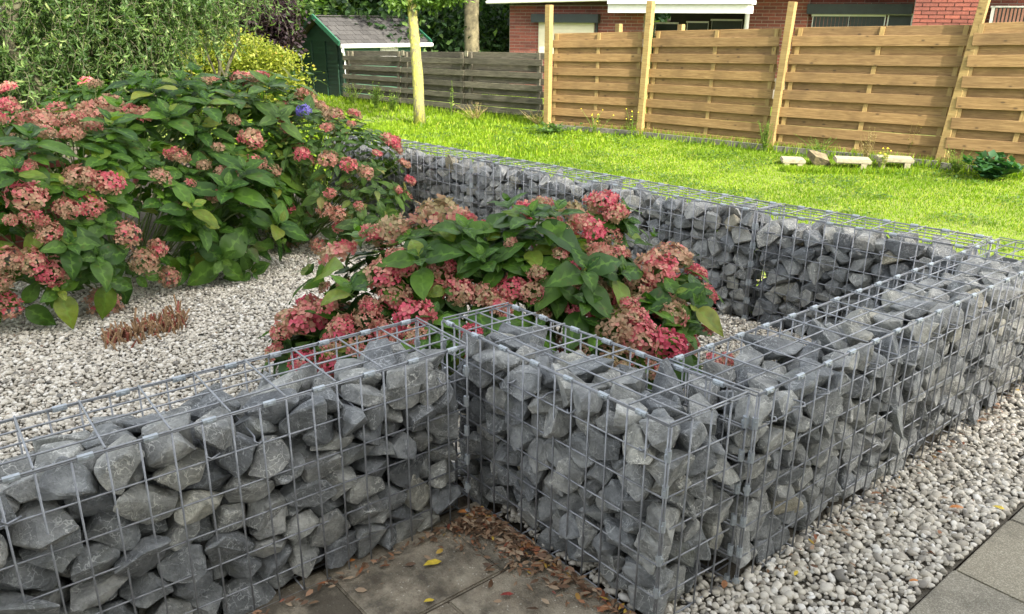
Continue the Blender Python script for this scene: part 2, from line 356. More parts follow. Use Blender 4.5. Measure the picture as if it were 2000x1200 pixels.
# ------------------------------------------------------------------ ground
GZ = .02
def sheet(name, poly, z, m, label=None):
    me = bpy.data.meshes.new(name); me.from_pydata([(x, y, z) for x, y in poly], [], [tuple(range(len(poly)))]); me.materials.append(m); me.update()
    return tag(link(name, me), kind='structure')
sheet('ground', [(-120, -120), (120, -120), (120, 120), (-120, 120)], -.03, SOIL)
lawn_poly = [(-60, 1.9), (-4.6, 1.9), (-2.43, 2.12), (-.25, 2.33), (1.1, 2.5), (9, 2.5), (9, 60), (-60, 60)]
lawn = sheet('lawn', lawn_poly, -.004, TURF)
sheet('gravel_bed', [(-5.2, -4), (.0, -4), (.0, .05), (.9, .05), (.9, 2.3), (-.25, 2.25), (-2.43, 2.05), (-5.2, 1.95)], .0, SUB)
sheet('gravel_strip', [(.95, .0), (1.37, -.06), (1.42, 4.5), (.9, 4.5), (.9, .3)], .0, SUB)

sand = soil_mat('dry_sand', (.32, .27, .18), (.46, .40, .29), 25)
for k, (cx, cy, rx_, ry_) in enumerate(((-1.75, 2.98, .75, .10), (-.95, 2.93, .5, .07), (-2.5, 3.15, .5, .12))):
    sheet('bare_patch', [(cx+rx_*math.cos(a*PI/9)*(1+.2*math.sin(a*2.3)), cy+ry_*math.sin(a*PI/9)*(1+.3*math.sin(a*1.7+k))) for a in range(18)], .001+.001*k, sand)
# pavers: each slab is a part of the paving
sheet('joint_sand', [(.19, -3.2), (1.6, -3.2), (1.6, -.03), (.19, -.03)], .010, SOIL)
sheet('joint_sand', [(1.38, -.4), (3.1, -.4), (3.1, 5), (1.42, 5)], .004, SOIL)
pav = tag(thing('paving', None, None), kind='structure')
def slab(c, m, z0=-.025, z1=.02):
    mb = MB(); cx = sum(p[0] for p in c)/4; cy = sum(p[1] for p in c)/4; g = .997 if m is SLAB else .994
    pts = [(cx+(x-cx)*g, cy+(y-cy)*g) for x, y in c]
    mb.hexa([(x-cx, y-cy, z0) for x, y in pts]+[(x-cx, y-cy, z1+random.uniform(-.003, .003)) for x, y in pts])
    o = link('slab', mb.mesh('slab', m), pav, (cx, cy, 0)); bevel_obj(o, .005, 2); return o
T = .405
for i in range(0, 4):                                   # worn slabs in the corner of the two low walls
    for j in range(0, 7):
        off = (i % 2)*.2
        x0 = .20+i*.345; y0 = -.165-off-(j-1)*T
        y1 = min(y0, .0)
        if y0-T > -.02: continue
        slab([(x0, y0-T), (x0+.34, y0-T), (x0+.34, y1), (x0, y1)], SLAB, -.03, .018)
for j in range(0, 4): pass
for i in range(0, 4):                                   # grey slabs of the walkway on the right
    for j in range(0, 13):
        x0 = 1.375+i*.41+j*.004; y0 = -.35+j*.41 if i % 2 == 0 else -.35+j*.41+.0
        slab([(x0, y0), (x0+.41, y0), (x0+.41, y0+.41), (x0, y0+.41)], SLAB2, -.03, .012)

# ------------------------------------------------------------------ pebbles
ico = bmesh.new(); bmesh.ops.create_icosphere(ico, subdivisions=1, radius=1); bv1 = np.array([v.co[:] for v in ico.verts]); bf1 = np.array([[v.index for v in f.verts] for f in ico.faces]); ico.free()
ico = bmesh.new(); bmesh.ops.create_icosphere(ico, subdivisions=2, radius=1); bv2 = np.array([v.co[:] for v in ico.verts]); bf2 = np.array([[v.index for v in f.verts] for f in ico.faces]); ico.free()
def in_poly(x, y, poly):
    c = np.zeros(len(x), bool); j = len(poly)-1
    for i in range(len(poly)):
        xi, yi = poly[i]; xj, yj = poly[j]
        c ^= ((yi > y) != (yj > y)) & (x < (xj-xi)*(y-yi)/(yj-yi+1e-12)+xi); j = i
    return c
def pebbles(name, poly, step, label, size, fine=True, keep=None, dark=0.0, zf=None):
    xs = [p[0] for p in poly]; ys = [p[1] for p in poly]
    gx, gy = np.meshgrid(np.arange(min(xs), max(xs), step), np.arange(min(ys), max(ys), step))
    x = gx.ravel(); y = gy.ravel(); x = x+np.random.uniform(-.6, .6, len(x))*step; y = y+np.random.uniform(-.6, .6, len(y))*step
    k = in_poly(x, y, poly)
    if keep is not None: k &= keep(x, y)
    x = x[k]; y = y[k]; n = len(x)
    sz = size*np.random.lognormal(0, .30, n); sz = np.clip(sz, size*.5, size*2.1)
    Sc = np.stack([sz, sz*np.random.uniform(.6, .95, n), sz*np.random.uniform(.35, .7, n)], -1)
    a = np.random.uniform(0, 2*PI, n); tx = np.random.normal(0, .35, n); ty = np.random.normal(0, .35, n)
    ca, sa = np.cos(a), np.sin(a); Z = np.zeros(n); O = np.ones(n)
    Rz = np.stack([np.stack([ca, -sa, Z], -1), np.stack([sa, ca, Z], -1), np.stack([Z, Z, O], -1)], 1)
    Rx = np.stack([np.stack([O, Z, Z], -1), np.stack([Z, np.cos(tx), -np.sin(tx)], -1), np.stack([Z, np.sin(tx), np.cos(tx)], -1)], 1)
    Ry = np.stack([np.stack([np.cos(ty), Z, np.sin(ty)], -1), np.stack([Z, O, Z], -1), np.stack([-np.sin(ty), Z, np.cos(ty)], -1)], 1)
    Rm = Rx@Ry@Rz
    P = np.stack([x, y, .004+np.random.uniform(0, .012, n)], -1)
    var = np.clip(np.random.beta(2.1, 1.6, n)-dark, 0, 1)
    b, f = (bv2, bf2) if fine == 2 else (bv1, bf1)
    b = b*(1+.10*np.sin(b[:, [1]]*5+b[:, [0]]*3))
    return tag(scatter_mesh(name, PEBBLE, b, f, P, Rm, Sc, var, smooth=True), kind='stuff')
tag(pebbles('bed_gravel', [(-3.2, -2.2), (-.02, -1.9), (-.02, .03), (-.03, .28), (.74, .28), (.76, 2.3), (-.26, 2.2), (-2.43, 2.02), (-4.2, 1.9)], 0.0135, None, .0100), 'white and grey pebbles covering the planting bed', None)
tag(pebbles('strip_gravel', [(.27, -.02), (.98, -.03), (1.36, -.10), (1.375, .9), (1.40, 4.3), (1.03, 4.3), (.99, .30), (.3, .30)], .0150, None, .0106, 2, lambda x, y: (x > .98) | (y > .02)), 'white and grey pebbles between the stone wall and the slabs', None)

# ------------------------------------------------------------------ gabions
def clip_hull(A, b):
    """vertices of the convex cell {x: A x <= b}"""
    n = len(b); idx = np.array([(i, j, k) for i in range(n) for j in range(i+1, n) for k in range(j+1, n)])
    M3 = A[idx]; det = np.linalg.det(M3); ok = np.abs(det) > 1e-4
    idx = idx[ok]; P = np.linalg.solve(A[idx], b[idx][..., None])[..., 0]
    k = (P@A.T <= b+1e-7).all(1); return P[k]
rng = np.random.default_rng(11)
def make_stone(c, nbr, box, size, rough):
    """one angular stone: cell round seed c inside the cage, shrunk, turned and chipped. local coords"""
    A = []; b = []
    d = nbr-c; ln = np.linalg.norm(d/size, axis=1); o = np.argsort(ln)[:13]
    for j in o:
        q = d[j]/size**2; q = q/np.linalg.norm(q); A.append(q); b.append(q@(c+d[j]/2))
    for ax in range(3):
        for sg in (-1, 1):
            n_ = rng.normal(0, .27, 3); n_[ax] = sg; n_ /= np.linalg.norm(n_); p = c.copy(); p[ax] = box[1][ax] if sg > 0 else box[0][ax]
            p[ax] -= sg*rng.uniform(-.002, .012); A.append(n_); b.append(n_@p)
    for _ in range(5):                                   # random chips
        n_ = rng.normal(size=3); n_ /= np.linalg.norm(n_); A.append(n_); b.append(n_@c+np.linalg.norm(n_*size)*rng.uniform(.36, .54))
    P = clip_hull(np.array(A), np.array(b))
    if len(P) < 6: return None
    cen = P.mean(0); P = P-cen
    P *= rng.uniform(.83, 1.0, (1, 3))
    P += rng.normal(0, .0025, P.shape)
    ang = Euler(tuple(rng.normal(0, .18, 3))).to_matrix(); P = P@np.array(ang).T
    bm = bmesh.new(); vs = [bm.verts.new(p) for p in P]
    r = bmesh.ops.convex_hull(bm, input=vs)
    junk = [g for g in r['geom_interior']+r['geom_unused'] if isinstance(g, bmesh.types.BMVert)]
    bmesh.ops.delete(bm, geom=list(set(junk)), context='VERTS')
    bmesh.ops.remove_doubles(bm, verts=bm.verts, dist=.008)
    bmesh.ops.dissolve_limit(bm, angle_limit=math.radians(9), verts=bm.verts, edges=bm.edges)
    if rough:
        bmesh.ops.bevel(bm, geom=bm.edges[:], offset=.006, segments=1, affect='EDGES', clamp_overlap=True)
        bmesh.ops.triangulate(bm, faces=bm.faces)
        if rough > 1: bmesh.ops.subdivide_edges(bm, edges=[e for e in bm.edges if e.calc_length() > .015], cuts=1, use_grid_fill=True)
        bmesh.ops.triangulate(bm, faces=bm.faces)
        off = Vector(rng.uniform(-50, 50, 3))
        bm.normal_update()
        for v in bm.verts:
            v.co += v.normal*(noise.noise(v.co*20+off)*.0085+noise.noise(v.co*55+off)*.0045)
    else:
        bmesh.ops.bevel(bm, geom=bm.edges[:], offset=.005, segments=1, affect='EDGES', clamp_overlap=True); bmesh.ops.triangulate(bm, faces=bm.faces)
    me = bpy.data.meshes.new('stone'); bm.to_mesh(me); bm.free()
    me.polygons.foreach_set('use_smooth', [True]*len(me.polygons))
    if len(me.polygons) < 8: return None
    me.set_sharp_from_angle(angle=math.radians(24)); me.materials.append(STONE)
    return me, cen
WR = .0027
def gabion(F0, F1, B0, B1, ncell, H, label, size, fill, rough, seen_side, full=True, hooks=True, seed=0):
    """cage with front edge F0-F1 and back edge B0-B1 (plan points), vertical wires every cell"""
    F0, F1, B0, B1 = [Vector((*p, 0)) for p in (F0, F1, B0, B1)]
    org = (F0+F1+B0+B1)/4
    g = thing('gabion', label, 'gabion', org, 0, 'wire baskets filled with stones')
    P = lambda s, t, z: (F0.lerp(F1, s)).lerp(B0.lerp(B1, s), t)+Vector((0, 0, z))-org
    n = ncell; row = H/6
    ju = lambda a=.0012: random.uniform(-a, a)
    def panel(name, s_, t_, cells):
        """vertical mesh panel between two plan parameters"""
        mb = MB(); a = P(s_[0], t_[0], 0); b = P(s_[1], t_[1], 0); nn = Vector((-(b-a).y, (b-a).x, 0)).normalized()*WR*1.7
        c0 = (P(.5, .5, 0)-a); 
        if nn.dot(c0) > 0: nn = -nn
        for k in range(cells+1):
            q = a.lerp(b, k/cells); q = q+nn
            mb.tube([q+Vector((ju(), ju(), -.02)), q+Vector((ju(), ju(), H/2)), q+Vector((0, 0, H))], WR, 6)
        for r in range(0, 7):
            z = H-r*row
            if r == 6: z = .012
            mb.tube([a+Vector((0, 0, z+ju(.0015))), a.lerp(b, .5)+Vector((ju(), ju(), z+ju(.002))), b+Vector((0, 0, z+ju(.0015)))], WR, 6)
        return mb.build(name, WIRE, g, True)
    panel('front_panel', (0, 1), (0, 0), n); panel('back_panel', (0, 1), (1, 1), n)
    panel('end_panel', (0, 0), (0, 1), 4); panel('end_panel', (1, 1), (0, 1), 4)
    mb = MB(); z = H+.005
    for k in range(5):
        t = k/4; mb.tube([P(-.004 if 0 < k < 4 else 0, t, z), P(.35, t, z+ju(.002)), P(.7, t, z+ju(.002)), P(1.004 if 0 < k < 4 else 1, t, z)], WR, 6)
    for k in range(0, n+1, 2):
        s = k/n; mb.tube([P(s, 0, z+WR*1.8), P(s, 1, z+WR*1.8)], WR, 6)
    mb.build('lid_panel', WIRE, g, True)
    mb = MB()                                               # floor mesh
    for k in range(5): mb.tube([P(0, k/4, .010), P(1, k/4, .010)], WR, 5)
    for k in range(0, n+1, 2): mb.tube([P(k/n, 0, .014), P(k/n, 1, .014)], WR, 5)
    mb.build('base_panel', WIRE, g, True)
    # clips folded round the doubled edge wires
    cm = {}
    def clip(p, d, up):
        d = d.normalized()
        key = 'h' if abs(d.z) < .5 else 'v'
        if key not in cm:
            m_ = MB(); L_ = .0165; prof = [(.0068, .000), (.0058, .0062), (0, .0088), (-.0058, .0062), (-.0068, 0), (-.0058, -.0062), (0, -.0088), (.0058, -.0062)]
            vs = [(-L_, y, z_) for y, z_ in prof]+[(L_, y, z_) for y, z_ in prof]; nn_ = len(prof)
            fs = [(i, (i+1) % nn_, nn_+(i+1) % nn_, nn_+i) for i in range(nn_)]+[tuple(range(nn_))[::-1], tuple(range(nn_, 2*nn_))]
            m_.add(vs, fs); m_.box(-.006, -.0102, -.0028, .006, .0102, .0028)
            cm[key] = m_.mesh('clip', CLIP)
        o = link('clip', cm[key], g, p); o.rotation_euler = d.to_track_quat('X', 'Z').to_euler() if abs(d.z) < .5 else Euler((0, PI/2, random.uniform(0, PI)))
    if full:
        for t in (0, 1):
            for k in range(1, n+1, 2):
                s = (k-.35+random.uniform(-.1, .1))/n; a = P(s, t, H+.002); clip(a, P(1, t, 0)-P(0, t, 0), None)
        for s in (0, 1):
            for t in (0, 1):
                for r in range(0, 6):
                    clip(P(s, t, H-(r+.78)*row), Vector((0, 0, 1)), None)
    if hooks:                                               # distance rods hooked on the second wires
        for k in range(1, n, 2):
            if random.random() < .2: continue
            s = (k+random.uniform(-.2, .2))/n; zz = H-row*(1 if k % 4 else 1)
            mb = MB(); dn = (P(s, 0, 0)-P(s, 1, 0)).normalized(); e = (P(1, 0, 0)-P(0, 0, 0)).normalized()
            a = P(s, 0, zz); b = P(s, 1, zz)
            mb.tube([a-e*.024-dn*.012+Vector((0, 0, .002)), a-e*.010+dn*.001+Vector((0, 0, .005)), a+e*.004+dn*.011+Vector((0, 0, .007)), a+e*.012+dn*.004+Vector((0, 0, .012)), a+e*.004-dn*.02+Vector((0, 0, .014)), b+Vector((0, 0, .012)), b-dn*.008], WR*1.05, 6)
            mb.build('spacer_rod', WIRE, g, True)
    # stones
    L = ((F1-F0).length+(B1-B0).length)/2; Wd = ((B0-F0).length+(B1-F1).length)/2
    r_ = np.random.default_rng(100+seed); size = np.array(size); m_ = .010
    lo = np.array([m_, m_, .015]); hi = np.array([L-m_, Wd-m_, fill])
    pts = []
    target = int((hi-lo).prod()/(size.prod()*.55)*16)
    cells = {}
    for _ in range(target):
        p = r_.uniform(lo+size*np.array([.28, .28, .3]), hi-size*np.array([.28, .30, .2])); top = fill+.012*math.sin(p[0]*9+seed)+.012*math.sin(p[0]*23+p[1]*17)
        sm = r_.choice([.58, .72, .86, 1.0]) if True else 1
        if p[2] > top-size[2]*.2: continue
        if p[2] < .2: sm *= .88
        q = p/size; key = tuple(np.floor(q).astype(int)); bad = False
        for dx in (-1, 0, 1):
            for dy in (-1, 0, 1):
                for dz in (-1, 0, 1):
                    for e in cells.get((key[0]+dx, key[1]+dy, key[2]+dz), ()):
                        if ((q-e[0])**2).sum() < (.5*(sm+e[1]))**2: bad = True; break
                    if bad: break
                if bad: break
            if bad: break
        if bad: continue
        cells.setdefault(key, []).append((q, sm)); pts.append(p)
    pts = np.array(pts); out = []
    for i, c in enumerate(pts):
        dd = np.abs(pts-c); near = (dd < size*2.4).all(1); near[i] = False
        top = fill+.012*math.sin(c[0]*9+seed)+.012*math.sin(c[0]*23+c[1]*17)+r_.uniform(-.01, .012)
        top = min(top, H-.008)
        inner = .3*Wd < c[1] < .7*Wd and c[2] < fill-.1 and .1 < c[0] < L-.1
        res = make_stone(c, pts[near], (np.array([.004, .004, .004]), np.array([L-.004, Wd-.004, top])), size, 0 if inner else rough)
        if res is None: continue
        me, cen = res; s, t = cen[0]/L, cen[1]/Wd
        loc = P(s, t, cen[2]); out.append((me, loc, math.atan2((F1-F0).y, (F1-F0).x), depth(org+loc), inner, cen))
    rz = out[0][2] if out else 0
    # the 300 that show largest stay single, the rest are joined as core fill
    def score(e):
        me, loc, r, dp, inner, cen = e
        face = min(cen[1] if seen_side else 9, hi[2]-cen[2]+.03, *( [L-cen[0]] if True else []))
        return -(10 if inner else 0)-face*8-dp*.35
    out.sort(key=score, reverse=True)
    # handedness: local y must point from front to back
    flip = ((F1-F0).cross(B0-F0)).z < 0
    for me, *_ in out:
        if flip:
            for v in me.vertices: v.co.y = -v.co.y
            me.flip_normals()
    for me, loc, r, dp, inner, cen in out[:292]:
        link('stone', me, g, loc, (0, 0, rz))
    rest = out[292:]
    if rest:
        bm = bmesh.new()
        for me, loc, r, dp, inner, cen in rest:
            a = len(bm.verts); bm.from_mesh(me); bm.verts.ensure_lookup_table()
            Mx = Matrix.Translation(loc)@Matrix.Rotation(rz, 4, 'Z')
            bmesh.ops.transform(bm, matrix=Mx, verts=bm.verts[a:])
        me = bpy.data.meshes.new('core_stones'); bm.to_mesh(me); bm.free(); me.materials.append(STONE)
        tag(link('core_stones', me, g), kind='stuff')
        for m0, *_ in rest: bpy.data.meshes.remove(m0)
    return g, len(out)

HG = .612
NST = []
NST.append(gabion((.255, -.075), (.225, -1.80), (-.025, -.065), (-.085, -1.78), 24, HG, 'nearest stone-filled wire basket, in the lower left beside the worn slabs', (.118, .10, .084), .582, 2, True, seed=1))
NST.append(gabion((.036, -.002), (.975, .004), (.052, .262), (.990, .305), 14, HG, 'short wire basket of stones whose outer corner points towards the camera', (.102, .092, .078), .572, 2, True, seed=2))
NST.append(gabion((1.012, .318), (1.040, 2.585), (.718, .312), (.768, 2.575), 32, HG, 'long wire basket of stones running along the pebble strip on the right', (.108, .095, .080), .575, 2, True, seed=3))
NST.append(gabion((.752, 2.305), (-.248, 2.195), (.738, 2.567), (-.245, 2.437), 14, HG, 'back wall basket of stones at the right, meeting the long basket', (.104, .095, .078), .575, 1, True, seed=4))
NST.append(gabion((-.262, 2.190), (-2.437, 2.010), (-.260, 2.425), (-2.402, 2.222), 30, HG, 'longest back wall basket of stones, behind the middle hydrangea', (.102, .095, .075), .575, 1, True, seed=5))
NST.append(gabion((-2.452, 2.005), (-4.35, 1.84), (-2.420, 2.225), (-4.33, 2.06), 26, HG, 'back wall basket of stones disappearing behind the big hydrangea', (.104, .10, .080), .570, 0, True, hooks=False, seed=6))
print('stones', [k for _, k in NST])

# ------------------------------------------------------------------ unseen house added beside the walkway to shade the garden corner
h = thing('house', 'unseen pale house added on the right to shade the garden corner', 'house', (4.3, -4, 0))
mb = MB(); mb.box(0, -6.2, 0, 7, 6.15, 8.0)
mb.build('wall', RENDER, h)
mb = MB(); mb.add([(-.3, -6.5, 8.0), (7.3, -6.5, 8.0), (7.3, 6.3, 8.0), (-.3, 6.3, 8.0), (3.5, -6.5, 10.6), (3.5, 6.3, 10.6)], [(0, 3, 5, 4), (1, 4, 5, 2), (0, 4, 1), (3, 2, 5), (0, 1, 2, 3)])
mb.build('roof', TILE, h)
for y in (-4, -1, 2.5):
    for z in (.9, 3.5):
        mb = MB(); mb.box(-.03, y-.6, z, .02, y+.6, z+1.2); wn = mb.build('window', WHITE, h)
        mb = MB(); mb.box(-.04, y-.52, z+.08, -.031, y+.52, z+1.12); mb.build('pane', DARKF, wn)

# ------------------------------------------------------------------ plant pieces
def leaf_mesh(name, m, wid=.6, fold=.22, droop=.25, wav=.02, ns=8, seed=0):
    r = random.Random(seed); V = []; vein = []; F = []
    cols = (-1, -.5, 0, .5, 1)
    for i in range(ns+1):
        t = i/ns; wdt = wid*.5*(math.sin(PI*t**.80)**.85 if 0 < t < 1 else 0)*(1-.12*t)
        tw = r.uniform(-.02, .02)
        for c in cols:
            y = c*wdt; z = -droop*t*t + fold*abs(y)+ (wav*math.sin(t*15+c*2+seed) if abs(c) == 1 else 0) - .10*fold*(abs(c) == 1)*wdt*4 + tw*c
            V.append((t-.06*abs(c)*wid*.5, y, z)); vein.append(1.0 if c == 0 else (.85 if (i % 2 == 0 and abs(c) < 1) else 0.0))
    for i in range(ns):
        for k in range(4):
            a = i*5+k; F.append((a, a+1, a+6, a+5))
    # petiole
    b = len(V); V += [(-.16, -.012, -.03), (-.16, .012, -.03), (.0, .012, 0), (.0, -.012, 0)]; vein += [1]*4; F.append((b, b+1, b+2, b+3))
    return mesh_np(name, V, F, m, True, {'vein': vein, 'var': [r.random()*.3]*len(V)}), np.array(V), np.array(F), np.array(vein)
LV = [leaf_mesh('leaf', LEAF, .58+.05*i, .15+.07*i, .12+.12*i, .012+.004*i, 8, i) for i in range(5)]
LV2 = [leaf_mesh('leaf', LEAF2, .50+.04*i, .2+.12*i, .1+.15*i, .02, 6, 10+i) for i in range(4)]

def head_mesh(name, m, seed, nf=58, flat=.62, psz=.25):
    """mop head of four-petalled florets; radius 1"""
    r = np.random.default_rng(seed); V = []; F = []; var = []; vein = []
    ga = PI*(3-math.sqrt(5)); mood = r.uniform(.25, .75); dirp = r.normal(size=3); dirp /= np.linalg.norm(dirp)
    for i in range(nf):
        z = 1-(i+.5)/nf*1.45; rr = math.sqrt(max(0, 1-z*z)); a = i*ga
        d = np.array([rr*math.cos(a), rr*math.sin(a), z]); d += r.normal(0, .10, 3); d /= np.linalg.norm(d)
        c = d*np.array([1, 1, flat])*r.uniform(.72, 1.08)
        nrm = d+r.normal(0, .42, 3); nrm /= np.linalg.norm(nrm)
        t = np.cross(nrm, [0.3, .5, .9]); t /= np.linalg.norm(t); b = np.cross(nrm, t)
        a0 = r.uniform(0, PI); fv = np.clip(mood+.30*d@dirp+r.normal(0, .16), 0, 1); s = psz*r.uniform(.75, 1.15)
        for q in range(4):
            if r.random() < .06: continue
            an = a0+q*PI/2+r.normal(0, .12); e = t*math.cos(an)+b*math.sin(an); f = -t*math.sin(an)+b*math.cos(an); up = r.uniform(-.25, .45)
            B = len(V); pv = np.clip(fv+r.normal(0, .15), 0, 1)
            V += [tuple(c-nrm*.03), tuple(c+e*s*.55-f*s*.42+nrm*s*(up*.5+.10)), tuple(c+e*s*1.0-f*s*.18+nrm*s*up), tuple(c+e*s*1.0+f*s*.22+nrm*s*(up+.02)), tuple(c+e*s*.55+f*s*.42+nrm*s*(up*.5+.12)), tuple(c+e*s*.58+nrm*s*(up*.3-.04))]
            F += [(B, B+1, B+5), (B+1, B+2, B+5), (B+2, B+3, B+5), (B+3, B+4, B+5), (B+4, B, B+5)]
            var += [pv]*6; vein += [1, .1, .5*(r.random() < .4), .5*(r.random() < .4), .1, .3]
    # dark core so the stalks do not show through as sky
    return mesh_np(name, V, F, m, True, {'var': var, 'vein': vein})
HP = [head_mesh('flower_head', PINK, 20+i, 66+4*i, .55+.05*i) for i in range(7)]
HT = [head_mesh('flower_head', TANP, 40+i, 66+4*i, .52+.05*i, .235) for i in range(6)]
HV = head_mesh('flower_head', VIOL, 60, 34, .7, .36)

def hit(u, v, ells):
    """nearest point of a union of ellipsoids under a photo pixel, with outward normal"""
    d = ray(u, v); best = None
    for c, r in ells:
        c = Vector(c); A = Vector([d[i]/r[i] for i in range(3)]); B = Vector([(CAM[i]-c[i])/r[i] for i in range(3)])
        a = A.dot(A); b = 2*A.dot(B); q = B.dot(B)-1; disc = b*b-4*a*q
        if disc >= 0: t = (-b-math.sqrt(disc))/(2*a)
        else: t = -b/(2*a)
        key = (disc < 0, t if disc >= 0 else -disc)
        if best is None or key < best[0]:
            p = CAM+d*t; nrm = Vector([(p[i]-c[i])/r[i]**2 for i in range(3)]).normalized(); best = (key, p, nrm)
    return best[1], best[2]
def inside(p, ells, k=1.0):
    return any(sum(((p[i]-c[i])/(r[i]*k))**2 for i in range(3)) < 1 for c, r in ells)

BIG = [((-3.28, -.75, .38), (.88, 1.35, .66)), ((-3.75, .30, .42), (.95, 1.05, .76)), ((-3.30, .35, .30), (.72, .62, .52))]
FAR = [((-3.85, 1.02, .42), (.80, .72, .70)), ((-3.25, 1.30, .36), (.64, .58, .56)), ((-3.62, .90, .5), (.6, .6, .66))]
def lobe(u, v, D, ru, rv): c = atd(u, v, D); return (tuple(c), (ru/FPX*D, ru/FPX*D, rv/FPX*D))
MID = [lobe(*a) for a in ((625,662,3.25,98,72), (765,572,3.32,112,98), (870,530,3.42,120,108), (1055,545,3.45,180,138), (1285,590,3.42,105,100), (1225,660,3.12,125,78), (900,640,3.12,165,80), (1180,445,3.7,50,55), (700,640,3.15,100,80))]

def shrub(name, label, cat, base, ells, leaves, lmat, lsize, nros, nfill, flowers, hsets, stems, seed, rosettes=(), extra=0):
    rg = random.Random(seed); rn = np.random.default_rng(seed)
    sh = thing(name, label, cat, base, 0, 'hydrangeas in the pebble bed'); ob = Vector(base)
    def surf():
        while True:
            wsum = [r[0]*r[1]+r[2]*(r[0]+r[1]) for c, r in ells]; c, r = rg.choices(ells, wsum)[0]
            z = rg.uniform(-.65, 1); a = rg.uniform(0, 2*PI); q = math.sqrt(1-z*z); n_ = Vector((q*math.cos(a), q*math.sin(a), z))
            p = Vector([c[i]+r[i]*n_[i] for i in range(3)])
            if p.z < .06 or inside(p, [e for e in ells if e[0] != c], .93): continue
            nrm = Vector([n_[i]/r[i] for i in range(3)]).normalized(); return p, nrm
    L = []                                                # (pos, dir, up, size)
    def rosette(p, nrm, sz, pairs=3, lift=.5):
        ax = (nrm+Vector((0, 0, rg.uniform(.4, 1.1)))).normalized(); t = ax.orthogonal().normalized(); b = ax.cross(t); a0 = rg.uniform(0, PI)
        for k in range(pairs):
            el = (.15+.33*k)*lift*1.6+rg.uniform(-.15, .15); s = sz*(1.0, .82, .5, .3)[k]*rg.uniform(.85, 1.15)
            for q in (0, PI):
                a = a0+k*PI/2+q+rg.uniform(-.25, .25); d = (t*math.cos(a)+b*math.sin(a))*math.cos(el)+ax*math.sin(el)
                L.append((p+ax*(k*.018-.02)+d*s*.12, d, ax, s))
    flw = []
    for (u, v, wpx) in flowers:
        p, nrm = hit(u, v, ells); rad = wpx/2/FPX*depth(p)*.95; flw.append((p+nrm*.02, nrm, min(max(rad, .03), .12)))
    for _ in range(extra):                                # smaller heads between the large ones
        p, nrm = surf()
        if p.z < .08 or nrm.z < -.2: continue
        flw.append((p+nrm*.02, nrm, rg.uniform(.035, .06)))
    for (u, v, s) in rosettes:
        p, nrm = hit(u, v, ells); rosette(p+nrm*.05, nrm, s, 4, .5)
    for _ in range(nros):
        p, nrm = surf(); p = p-nrm*rg.uniform(0, .05)
        if any((p-f[0]).length < f[2]*.8 for f in flw): continue
        rosette(p, nrm, lsize*rg.uniform(.75, 1.2), rg.choice((2, 3, 3)), rg.uniform(.1, .6))
    for _ in range(nfill):                                # leaves further inside
        p, nrm = surf(); p = p-nrm*rg.uniform(.04, .26)
        if p.z < .05: continue
        a = Vector((rg.uniform(-1, 1), rg.uniform(-1, 1), rg.uniform(-.7, .4))); L.append((p, (a+nrm*.8).normalized(), (nrm+Vector((0, 0, 1))).normalized(), lsize*rg.uniform(.6, 1.1)))
    keep = []
    for l in L:
        bad = any((l[0]+l[1]*l[3]*.5-f[0]-f[1]*f[2]*.3).length < f[2]*.85 and (l[0]-CAM).length < (f[0]-CAM).length+.05 for f in flw)
        if (l[0]+l[1]*l[3]).z < .03: bad = True
        if not bad: keep.append(l)
    L = keep
    vis = lambda l: -(l[0]-CAM).length+l[3]*3+(0.8 if not inside(l[0], ells, .88) else 0)+( .6*(l[0]-CAM).normalized().dot(-Vector(l[2])) )
    L.sort(key=vis, reverse=True)
    def mtx(l):
        p, d, up, s = l; d = d.normalized(); z = (up-d*up.dot(d)); z = z.normalized() if z.length > .05 else d.orthogonal().normalized(); y = z.cross(d)
        return Matrix((d, y, z)).transposed()
    for i, l in enumerate(L[:290]):
        o = link('leaf', leaves[rg.randrange(len(leaves))][0], sh, l[0]-ob, mtx(l).to_euler(), l[3])
    rest = L[290:]
    if rest:
        me, V, F, vein = leaves[1]
        P = np.array([tuple(l[0]-ob) for l in rest]); Rm = np.array([np.array(mtx(l)) for l in rest])
        tag(scatter_mesh('foliage', lmat, V, F, P, Rm, np.array([l[3] for l in rest]), rn.random(len(rest)), sh, True, {'vein': vein}), kind='stuff')
    for i, (p, nrm, rad) in enumerate(flw):
        hs = hsets[0] if rg.random() < hsets[2] else hsets[1]; q = (nrm+Vector((0, 0, .9))).normalized()
        e = q.to_track_quat('Z', 'Y').to_euler(); e.rotate_axis('Z', rg.uniform(0, 6.28))
        link('flower_head', rg.choice(hs), sh, p-q*rad*.3-ob, e, (rad, rad*rg.uniform(.85, 1.0), rad*rg.uniform(.8, 1.0)))
    mb = MB()
    tips = [f[0] for f in flw]+[surf()[0] for _ in range(stems)]
    for p in tips:
        b0 = Vector((base[0]+(p.x-base[0])*.35+rg.uniform(-.1, .1), base[1]+(p.y-base[1])*.35+rg.uniform(-.1, .1), 0))
        m1 = b0.lerp(p, .55)+Vector((rg.uniform(-.03, .03), rg.uniform(-.03, .03), .05)); mb.tube([b0, m1, p-Vector((0, 0, .02))], [.006, .0045, .003], 5, False)
    mb.build('stems', STEM, sh, True, origin=None).location = -ob
    return sh

